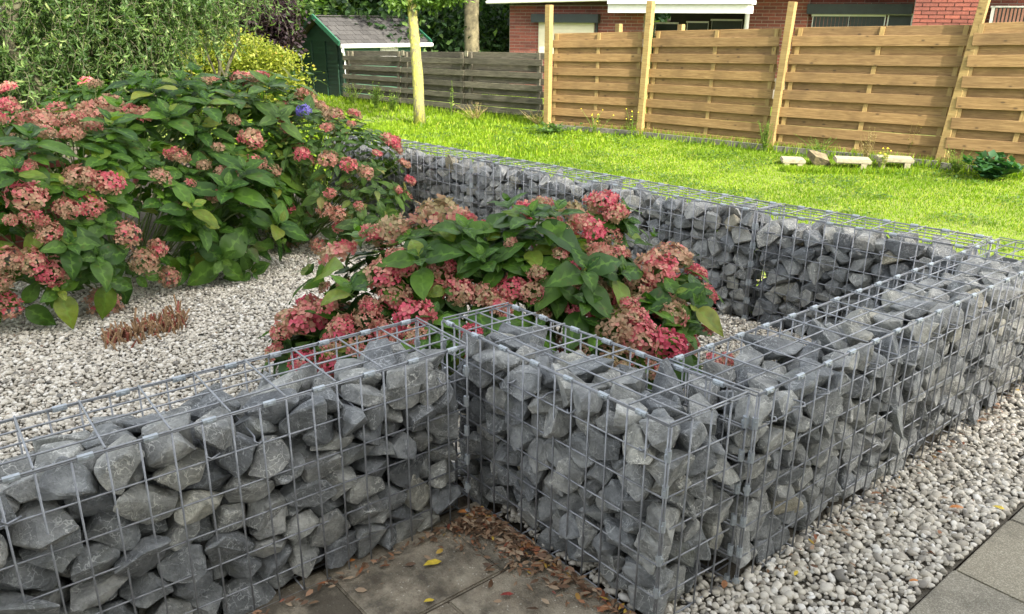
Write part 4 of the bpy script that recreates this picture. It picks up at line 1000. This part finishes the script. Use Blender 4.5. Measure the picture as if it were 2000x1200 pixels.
for e_, nm in ((eav, 'r'), (eavL, 'l')):                 # barge boards and gutters
    mb = MB(); mb.beam(e_+g0*1.3+Vector((0, 0, .05)), rdg+g0*1.3+Vector((0, 0, .05)), .03, .09); mb.build('barge_board', GREENSUN if nm == 'r' else GREENSHADE, sh)
    mb = MB(); mb.tube([e_+g0*1.2+(wn if nm == 'r' else -wn)*.04, e_+back*(Ls+.12)+(wn if nm == 'r' else -wn)*.04], .042, 8); mb.build('gutter', WHITE, sh)
    q = e_+g0*.9+(wn if nm == 'r' else -wn)*.03; mb = MB(); w2 = (far_ if nm == 'r' else base_)+(wn if nm == 'r' else -wn)*.05+back*.02
    mb.tube([q, q-Vector((0, 0, .10)), w2+Vector((0, 0, ze-.33)), w2+Vector((0, 0, ze-.6))], .028, 7); mb.build('downpipe', WHITE, sh)
mb = MB(); mb.beam(rdg+g0*1.4+Vector((0, 0, .06)), rdg+back*(Ls+.1)+Vector((0, 0, .06)), .10, .02); mb.build('ridge_cap', FELT, sh)
mb = MB(); q = far_+back*Ls; mb.beam(eav+back*(Ls+.12)+Vector((0, 0, .05)), rdg+back*(Ls+.12)+Vector((0, 0, .05)), .03, .09); mb.build('barge_board', GREENSUN, sh)

# ------------------------------------------------------------------ brick house behind the fence
hs = thing('brick_house', 'red brick house with awning, rolled shutter and dark recesses behind the new fence', 'house', atd(995, 100, 17.5)); ho = Vector(hs.location); ho.z = 0; hs.location = ho
HA = atd(995, 100, 17.5); HB = atd(2150, 60, 13.2); HA.z = HB.z = 0; hx = (HB-HA).normalized(); hn = Vector((hx.y, -hx.x, 0)); hn = hn if hn.dot(CAM-HA) > 0 else -hn
def hp(u, v, off=0):                                       # photo pixel to facade coordinates (along, up)
    d = ray(u, v); t = ((HA+hn*off)-CAM).dot(hn)/d.dot(hn); p = CAM+d*t; return (p-HA).dot(hx), p.z
def hpt(s, z, off=0): return HA+hx*s+hn*off+Vector((0, 0, z))-ho
def hbox(name, u0, v0, u1, v1, off0, off1, m, parent=hs):
    s0, z0 = hp(u0, v1, off1); s1, z1 = hp(u1, v0, off1); mb = MB()
    mb.hexa([hpt(s0, z0, off1), hpt(s1, z0, off1), hpt(s1, z0, off0), hpt(s0, z0, off0), hpt(s0, z1, off1), hpt(s1, z1, off1), hpt(s1, z1, off0), hpt(s0, z1, off0)]); return mb.build(name, m, parent)
stuffb = []
def bricks(u0, u1, ztop, zlow, off, single):
    """running bond between two photo columns; single=True makes every brick a part"""
    s0 = hp(u0, 50, off)[0]; s1 = hp(u1, 50, off)[0]; bw, bh, j = .235, .062, .012; z = zlow; r = 0
    mb = MB(); var = []
    while z+bh < ztop:
        s = s0-(bw/2 if r % 2 else 0)
        while s < s1-.02:
            a = max(s, s0); b = min(s+bw-j, s1)
            if b-a > .03:
                o_ = off+random.uniform(0, .004)
                if single:
                    m1 = MB(); cx = (a+b)/2; w2 = (b-a)/2
                    o = brick_obj(cx, z, w2, bh-j, o_)
                else:
                    mb.hexa([hpt(a, z, o_), hpt(b, z, o_), hpt(b, z, off-.05), hpt(a, z, off-.05), hpt(a, z+bh-j, o_), hpt(b, z+bh-j, o_), hpt(b, z+bh-j, off-.05), hpt(a, z+bh-j, off-.05)]); var += [random.random()]*8
            s += bw
        z += bh; r += 1
    if not single:
        me = mb.mesh('brickwork', BRICK); at_ = me.attributes.new('var', 'FLOAT', 'POINT'); at_.data.foreach_set('value', var); tag(link('brickwork', me, hs), kind='stuff')
_bm = {}
def brick_obj(cx, z, w2, hh, o_):
    key = round(w2, 3)
    if key not in _bm:
        m1 = MB(); m1.box(-w2, -.05, 0, w2, 0, hh); _bm[key] = m1.mesh('brick', BRICK)
    o = link('brick', _bm[key], hs); Mx = Matrix((hx, -hn, Vector((0, 0, 1)))).transposed().to_4x4(); Mx.translation = hpt(cx, z, o_-.05)+hn*.05; o.matrix_local = Mx; return o
def wallback(u0, u1, ztop, off):
    s0 = hp(u0, 50, off)[0]; s1 = hp(u1, 50, off)[0]; mb = MB()
    mb.hexa([hpt(s0, 0, off-.006), hpt(s1, 0, off-.006), hpt(s1, 0, off-.3), hpt(s0, 0, off-.3), hpt(s0, ztop, off-.006), hpt(s1, ztop, off-.006), hpt(s1, ztop, off-.3), hpt(s0, ztop, off-.3)]); mb.build('mortar_wall', MORTAR, hs)
ZT = hp(995, 12)[1]+.02
wallback(995, 1258, ZT, 0); bricks(996, 1257, ZT, ZT-1.75, 0, False)
wallback(1462, 1576, ZT+.6, -.9); bricks(1463, 1576, ZT+.55, ZT-1.3, -.9, False)
wallback(1576, 1780, ZT+.6, -1.0); bricks(1577, 1779, ZT+.55, ZT-1.3, -1.0, False)
wallback(1780, 1915, ZT+.6, .0); bricks(1781, 1914, ZT+.2, ZT-.95, .0, True)
wallback(1915, 2150, ZT+.6, -.6); bricks(1916, 2150, ZT+.5, ZT-1.2, -.6, False)
# side returns of the recesses
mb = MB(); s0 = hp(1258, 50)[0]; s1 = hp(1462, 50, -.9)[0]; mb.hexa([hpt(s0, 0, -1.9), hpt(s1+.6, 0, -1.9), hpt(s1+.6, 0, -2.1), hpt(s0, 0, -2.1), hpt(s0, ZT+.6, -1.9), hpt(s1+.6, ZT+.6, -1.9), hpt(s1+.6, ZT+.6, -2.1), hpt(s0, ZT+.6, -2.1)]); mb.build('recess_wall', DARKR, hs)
sA = hp(1258, 50)[0]; sB = hp(1780, 50)[0]; mb = MB()
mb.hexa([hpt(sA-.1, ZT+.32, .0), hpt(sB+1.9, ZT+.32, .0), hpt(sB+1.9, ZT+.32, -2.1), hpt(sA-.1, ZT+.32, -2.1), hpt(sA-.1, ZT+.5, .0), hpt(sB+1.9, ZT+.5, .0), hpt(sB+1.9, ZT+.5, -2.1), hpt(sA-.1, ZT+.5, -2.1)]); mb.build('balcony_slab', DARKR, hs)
# upper storey and roof, above the frame
mb = MB(); sE = hp(2150, 50)[0]
mb.hexa([hpt(-.02, ZT+.02, -.05), hpt(sE, ZT+.5, -.05), hpt(sE, ZT+.5, -6), hpt(-.02, ZT+.02, -6), hpt(-.02, ZT+1.5, -.05), hpt(sE, ZT+2.3, -.05), hpt(sE, ZT+2.3, -6), hpt(-.02, ZT+1.5, -6)]); mb.build('upper_storey', BRICK, hs)
mb = MB(); mb.hexa([hpt(-.28, ZT+.04, .42), hpt(2.6, ZT+.10, .42), hpt(2.6, ZT+.10, -.1), hpt(-.28, ZT+.04, -.1), hpt(-.28, ZT+.10, .42), hpt(2.6, ZT+.16, .42), hpt(2.6, ZT+.7, -.9), hpt(-.28, ZT+.65, -.9)]); mb.build('roof', TILE, hs)
mb = MB(); mb.tube([hpt(-.3, ZT+.04, .45), hpt(2.7, ZT+.10, .45)], .03, 8); mb.build('gutter', WHITE, hs)
mb = MB(); s_ = hp(1461, 20, -.6)[0]; mb.tube([hpt(s_, 0, -.6), hpt(s_, ZT+.5, -.6)], .045, 8); mb.build('drainpipe', WHITE, hs)
# rolled shutter window
wf = hbox('shutter', 1051, 43, 1161, 103, -.02, .03, CREAM)
for i in range(9):
    v = 44+i*7; o = hbox('shutter_slat', 1053, v, 1159, v+5, .03, .042, CREAM, hs); o.parent = wf
hbox('shutter_box', 1037, 28, 1168, 44, 0, .16, DARKF); hbox('window_side', 1161, 44, 1167, 103, 0, .05, DARKF)
# awning cassette
aw = hbox('awning', 1187, 9, 1462, 25, .0, .55, WHITE); o = hbox('awning_bar', 1186, 0, 1466, 8, .0, .62, WHITE); o.parent = aw
# windows inside the recesses
def win(u0, v0, u1, v1, off, n, slats):
    f = hbox('window', u0, v0, u1, v1, off-.03, off, DARKF); e = 3
    for a, b, c, d in ((u0, v0, u1, v0+e), (u0, v0, u0+e, v1), (u1-e, v0, u1, v1)): o = hbox('frame', a, b, c, d, off, off+.03, WHITE); o.parent = f
    for k in range(1, n): x = u0+(u1-u0)*k/n; o = hbox('frame', x-2, v0, x+2, v1, off, off+.03, WHITE); o.parent = f
    if slats:
        x = u0+6
        while x < u1-6:
            o = hbox('blind_slat', x, v0+5, x+4.2, v1, off+.002, off+.012, REDCUR); o.parent = f; x += 7.5
win(1585, 29, 1729, 62, -.95, 2, True); win(1732, 27, 1782, 62, -.95, 1, False)
hbox('lintel', 1575, 8, 1784, 28, -1.0, -.80, DARKF)
win(1935, 12, 2040, 60, -.5, 1, True)
win(1340, 42, 1384, 70, -1.85, 1, False); win(1388, 38, 1450, 70, -1.85, 1, False); win(1278, 44, 1325, 70, -1.85, 1, False)

# low brick wall behind the willow on the left
bw = thing('brick_wall', 'low red brick wall glimpsed at the far left behind the hydrangea', 'wall', atd(-60, 230, 6.2)); bo = Vector(bw.location); bo.z = 0; bw.location = bo
a = Vector((-5.35, -1.6, 0))-bo; b = Vector((-5.0, -3.2, 0))-bo
a = atd(72, 200, 5.6); b = atd(-160, 200, 5.2); a.z = b.z = 0; a -= bo; b -= bo; d = (b-a).normalized(); nv = Vector((d.y, -d.x, 0)); mb = MB(); var = []
for r in range(12):
    s = -.1 if r % 2 else 0
    while s < (b-a).length:
        q = a+d*s+nv*random.uniform(0, .004); mb.beam(q+Vector((0, 0, .06*r+.03)), q+d*.195+Vector((0, 0, .06*r+.03)), .09, .05); var += [random.random()]*8; s += .205
me = mb.mesh('brickwork', BRICK); at_ = me.attributes.new('var', 'FLOAT', 'POINT'); at_.data.foreach_set('value', var); tag(link('brickwork', me, bw), kind='stuff')
mb = MB(); mb.beam(a+Vector((0, 0, .35)), b+Vector((0, 0, .35)), .075, .70); mb.build('mortar', MORTAR, bw)

# ------------------------------------------------------------------ trees
dv = np.array([(0, 0, 0), (.5, .30, .06), (1, 0, -.08), (.5, -.30, .06)]); df = np.array([(0, 1, 2), (0, 2, 3)])
def crown(parent, cents, rads, n, size, m, rn, clump=.28, down=0, name='crown', off=Vector((0, 0, 0)), lw=1.0):
    """leaves gathered in clumps through the volume of several lobes"""
    cents = np.array(cents, float); rads = np.array(rads, float)
    nc = max(8, int(n/38)); w_ = rads.prod(1)**(2/3); idx = rn.choice(len(cents), nc, p=w_/w_.sum())
    d = rn.normal(size=(nc, 3)); d /= np.linalg.norm(d, axis=1)[:, None]; rr = rn.uniform(.35, 1.04, nc)**.5
    C_ = cents[idx]+d*rads[idx]*rr[:, None]
    k = rn.integers(nc, size=n); P = C_[k]+rn.normal(0, clump, (n, 3))*np.array([1, 1, .6])
    D = rn.normal(size=(n, 3)); D[:, 2] -= down; out = P-cents[idx[k]]; D += out/np.maximum(np.linalg.norm(out, axis=1)[:, None], .1)*.6
    ups = np.tile([[0, 0, 1.]], (n, 1))+rn.normal(0, .5, (n, 3))
    keep = P[:, 2] > .05; P = P[keep]; D = D[keep]; ups = ups[keep]; k = k[keep]
    cv = rn.random(nc)
    var = np.clip(cv[k]*.6+rn.random(len(P))*.38, 0, .999)
    bv = dv*np.array([1, lw, 1])
    o = scatter_mesh(name, m, bv, df, P-np.array(off), frames(D, ups), size*rn.uniform(.6, 1.35, len(P)), var, parent)
    return o
def trunk_pts(base, top, wob, n, rg):
    b = Vector(base); t = Vector(top); return [b.lerp(t, i/n)+Vector((rg.gauss(0, wob), rg.gauss(0, wob), 0))*(0 if i == 0 else 1) for i in range(n+1)]
def tree(label, u, D, cents, n, size, m, seed, r0=.14, htop=None, bark=BARK, clump=.28, name='tree', cat='tree', rads=None, grp=None, lw=1.0, base=None):
    rn = np.random.default_rng(seed); rg = random.Random(seed)
    b = base or atd(u, 100, D); b = Vector((b.x, b.y, 0)); g = thing(name, label, cat, b, 0, grp)
    C_ = []; R_ = []
    for (du, v, dd, rx_, rz_) in cents:
        p = atd(u+du, v, D+dd); C_.append(tuple(p)); R_.append((rx_, rx_, rz_))
    top = Vector(C_[0]); mb = MB(); pp = trunk_pts((0, 0, 0), top-b+Vector((0, 0, .2)), .04, 5, rg); mb.tube(pp, [r0*(1-.14*i) for i in range(6)], 9)
    for c in C_: 
        for _ in range(2):
            e = Vector(c)-b+Vector((rg.gauss(0, .25), rg.gauss(0, .25), rg.gauss(0, .2))); s = pp[rg.choice((1, 2, 3))]; mb.tube([s, s.lerp(e, .5)+Vector((0, 0, .1)), e], [r0*.4, r0*.25, r0*.1], 6)
    mb.build('trunk', bark, g, True)
    crown(g, C_, R_, n, size, m, rn, clump, 0, 'crown', b, lw)
    return g
# dark mass of trees behind the shed
tree('dense dark tree behind the shed roof', 700, 23, [(0, -10, 0, 2.0, 1.9), (60, 40, 0, 1.5, 1.1), (-60, 30, 0, 1.6, 1.3)], 9000, .22, DARKTREE, 31, .2)
tree('dark tree filling the gap between the shed and the brick house', 905, 22, [(0, -20, 0, 1.7, 1.9), (50, 50, 0, 1.4, 1.3), (-60, 50, 0, 1.4, 1.2)], 9000, .21, DARKTREE, 32, .2)
tree('dark tree right beside the brick house wall', 985, 21.5, [(0, -20, 1, 1.4, 1.9), (-20, 70, .5, 1.2, 1.1)], 6000, .20, DARKTREE, 33, .16)
tree('mid green tree above the shed roof on the left', 590, 22, [(0, -40, 0, 1.7, 1.5), (-50, 0, 0, 1.2, 1.0), (80, -20, 0, 1.2, .9)], 7000, .20, MIDTREE, 34, .18)
tree('far dark tree at the back left behind the willow', 330, 20, [(0, -40, 0, 3.0, 2.6), (-180, 20, 0, 2.6, 2.2), (150, 20, 0, 1.8, 1.8)], 14000, .22, DARKTREE, 35, .2)
tree('far mid green tree at the back behind the yellow hedge', 440, 18, [(0, -20, 0, 1.5, 1.6), (60, 10, 0, 1.0, 1.1)], 6500, .15, MIDTREE, 36, .16)
tree('dark purple leaved shrub left of the shed', 530, 15.5, [(-5, 48, 0, .42, .5), (-25, 20, 0, .45, .5), (5, 75, 0, .3, .3)], 7000, .09, PURPLE, 37, .06, name='purple_shrub', cat='shrub', clump=.13)
tree('leafy dark hedge mass low behind the old fence', 850, 19, [(-120, 90, 0, 1.3, .8), (0, 85, 0, 1.3, .9), (110, 88, 0, 1.2, .8)], 7000, .16, DARKTREE, 38, .08, name='hedge', cat='hedge')
# far belt of trees that closes the view
for i, (u, lb) in enumerate(((-900, 'far off tree well to the left'), (-450, 'far off tree left of the willow'), (80, 'far off tree behind the willow'), (1250, 'far off tree behind the brick house'), (1750, 'far off tree behind the right of the house'), (2400, 'far off tree well to the right'))):
    tree(lb, u, 30, [(0, -60, 0, 5.5, 5.0), (120, 40, 0, 4, 3)], 6000, .5, DARKTREE, 60+i, .3, grp='far trees closing the view')
# yellow-green hedge
hg = thing('hedge', 'yellow-green clipped hedge catching the sun left of the shed', 'hedge', at(480, 190)); hb = Vector(hg.location); rn9 = np.random.default_rng(77)
crown(hg, [tuple(atd(u, v, 13.2)) for u, v in ((370, 150), (420, 140), (475, 130), (508, 140), (542, 150), (440, 85), (400, 90), (335, 150), (280, 150))], [(.42, .42, .50)]*5+[(.34, .34, .30)]*2+[(.45, .4, .4)]*2, 22000, .055, HEDGE, rn9, .10, 0, 'foliage', hb)
mb = MB()
for u in (360, 420, 480, 540): q = atd(u, 180, 13.2)-hb; q.z = 0; mb.tube([q, q+Vector((.02, 0, .7))], [.03, .015], 6)
mb.build('stems', BARK, hg)

# corkscrew willow
def willow(label, base, trunks, seed, crown_c, crown_r, nstr, leafn, lsz=.075):
    rg = random.Random(seed); rn = np.random.default_rng(seed); g = thing('corkscrew_willow', label, 'tree', base); b = Vector(base)
    for (u0, v0, u1, v1, D, r_) in trunks:
        A = atd(u0, v0, D); A.z = max(0, A.z); B_ = atd(u1, v1, D); A = Vector((A.x, A.y, 0)); n_ = 22; ph = rg.uniform(0, 6); pts = []
        for i in range(n_+1):
            t = i/n_; p = A.lerp(B_, t); am = .05*min(1, t*4)*(r_/.03)**.25; pts.append(p+RGT*math.sin(t*13+ph)*am+FWD*math.cos(t*11+ph)*am-b)
        mb = MB(); mb.tube(pts, [r_*(1-.55*i/n_) for i in range(n_+1)], 7); mb.build('trunk', TWIG, g, True)
    # drooping, twisting twigs carrying curled leaves
    mb = MB(); P = []; D_ = []; U_ = []
    for _ in range(nstr):
        j = rg.randrange(len(crown_c)); c = Vector(crown_c[j]); r_ = crown_r[j]; dd = Vector((rg.gauss(0, 1), rg.gauss(0, 1), rg.gauss(0, 1))).normalized()
        p = c+Vector((dd.x*r_[0], dd.y*r_[0], dd.z*r_[1]))*rg.uniform(.3, 1)**.6; ph = rg.uniform(0, 6); ln = rg.uniform(.35, .8); pts = []; out = Vector((dd.x, dd.y, 0))*.25
        for i in range(9):
            t = i/8; q = p+out*t*ln+Vector((math.sin(t*9+ph)*.035, math.cos(t*8+ph)*.035, -t*t*ln*.8+.08*t)); pts.append(q-b)
        mb.tube(pts, [.0036, .0034, .003, .0027, .0024, .0021, .0018, .0015, .0012], 4, False)
        for _k in range(leafn):
            i = rg.uniform(0, 7.99); q = pts[int(i)].lerp(pts[int(i)+1], i % 1); P.append(tuple(q)); D_.append((rg.gauss(0, 1), rg.gauss(0, 1), rg.gauss(-.9, .6))); U_.append((rg.gauss(0, 1), rg.gauss(0, 1), rg.gauss(0, 1)))
    mb.build('twigs', TWIG, g)
    V = []; F = []                                          # one narrow leaf that curls into a hook
    for i in range(6):
        t = i/5; a = t*2.3; x = math.sin(a)/2.3; z = -(1-math.cos(a))/2.3; w_ = .085*math.sin(PI*(t*.85+.12)); V += [(x, -w_, z), (x, w_, z+.02)]
    for i in range(5): F += [(2*i, 2*i+1, 2*i+3, 2*i+2)]
    n_ = len(P); tag(scatter_mesh('foliage', WILLOW, V, F, np.array(P), frames(np.array(D_), np.array(U_)), lsz*rn.uniform(.6, 1.4, n_), rn.random(n_), g, True), kind='stuff')
wl = [(60,60,6.6,.6),(180,30,6.8,.6),(262,40,7.0,.42),(315,-45,7.2,.36),(120,140,6.8,.6),(240,130,7.0,.46),(30,160,6.6,.6),(200,-60,7,.6),(60,-80,6.8,.6),(310,-80,7.2,.42),(270,140,7.3,.32),(-120,60,6.6,.6),(-100,150,6.6,.6),(390,-10,7.8,.16)]
wc = [tuple(atd(u, v, D)) for u, v, D, r_ in wl]; wr = [(r_, r_*.85) for u, v, D, r_ in wl]
willow('large corkscrew willow with curled drooping leaves behind the left hydrangea', at(200, 250), [(45, 250, 20, -80, 6.45, .075), (100, 260, 20, 0, 6.4, .055), (190, 250, 150, -60, 6.7, .03), (310, 230, 290, -40, 6.9, .035), (250, 250, 270, -40, 7.1, .03)], 90, wc, wr, 1400, 34, .070)
willow('small corkscrew willow with thin twisted stems in front of the yellow hedge', at(410, 205), [(395, 215, 425, -40, 8.4, .024), (404, 215, 410, 0, 8.5, .018), (438, 215, 455, -20, 8.6, .026), (425, 215, 430, 20, 8.5, .016)], 91, [tuple(atd(u, v, 8.5)) for u, v in ((400, -30), (450, -40), (500, -40), (370, -5))], [(.34, .20)]*4, 130, 20, .07)

# young lime with lichen on its trunk
yt = thing('young_tree', 'young street tree with a yellow lichened trunk on the lawn', 'tree', at(820, 243)); yb = Vector(yt.location); Dy = depth(yb); rg = random.Random(4)
px = [(820, 243, 12), (818, 200, 10.5), (816, 150, 10.5), (811, 90, 9.5), (806, 30, 9), (803, -30, 8.5), (802, -140, 7)]
mb = MB(); mb.tube([atd(u, v, Dy)-yb-Vector((0, 0, .02 if v == 243 else 0)) for u, v, r_ in px], [r_/FPX*Dy for u, v, r_ in px], 12); mb.build('trunk', LICHEN, yt, True)
rn8 = np.random.default_rng(8); crown(yt, [tuple(atd(u, v, Dy)) for u, v in ((790, -130), (830, -160))], [(.8, .8, .6), (.8, .8, .6)], 2600, .085, YOUNG, rn8, .10, 0, 'crown', yb)
crown(yt, [tuple(atd(u, v, Dy)) for u, v in ((800, -8), (778, 6), (835, 2), (868, -6), (890, -15))], [(.20, .20, .14), (.12, .12, .09), (.20, .20, .10), (.16, .16, .10), (.16, .16, .10)], 900, .075, YOUNG, rn8, .06, 0, 'low_branches', yb)
# big trunk behind the grey fence
bt = thing('old_tree', 'thick mossy tree trunk rising behind the grey fence', 'tree', Vector((*atd(922, 100, 17.5)[:2], 0))); b0 = Vector(bt.location)
mb = MB(); mb.tube([Vector((0, 0, 0)), atd(922, 105, 17.5)-b0, atd(921, 50, 17.5)-b0, atd(922, -20, 17.5)-b0, atd(926, -260, 17.5)-b0], [.20, .155, .15, .145, .10], 12); mb.build('trunk', OLDBARK, bt, True)
rn8 = np.random.default_rng(9); crown(bt, [tuple(atd(926, -260, 17.5)), tuple(atd(850, -230, 17.5)), tuple(atd(1000, -240, 17.5))], [(1.6, 1.6, 1.2)]*3, 4000, .2, MIDTREE, rn8, .3, 0, 'crown', b0)
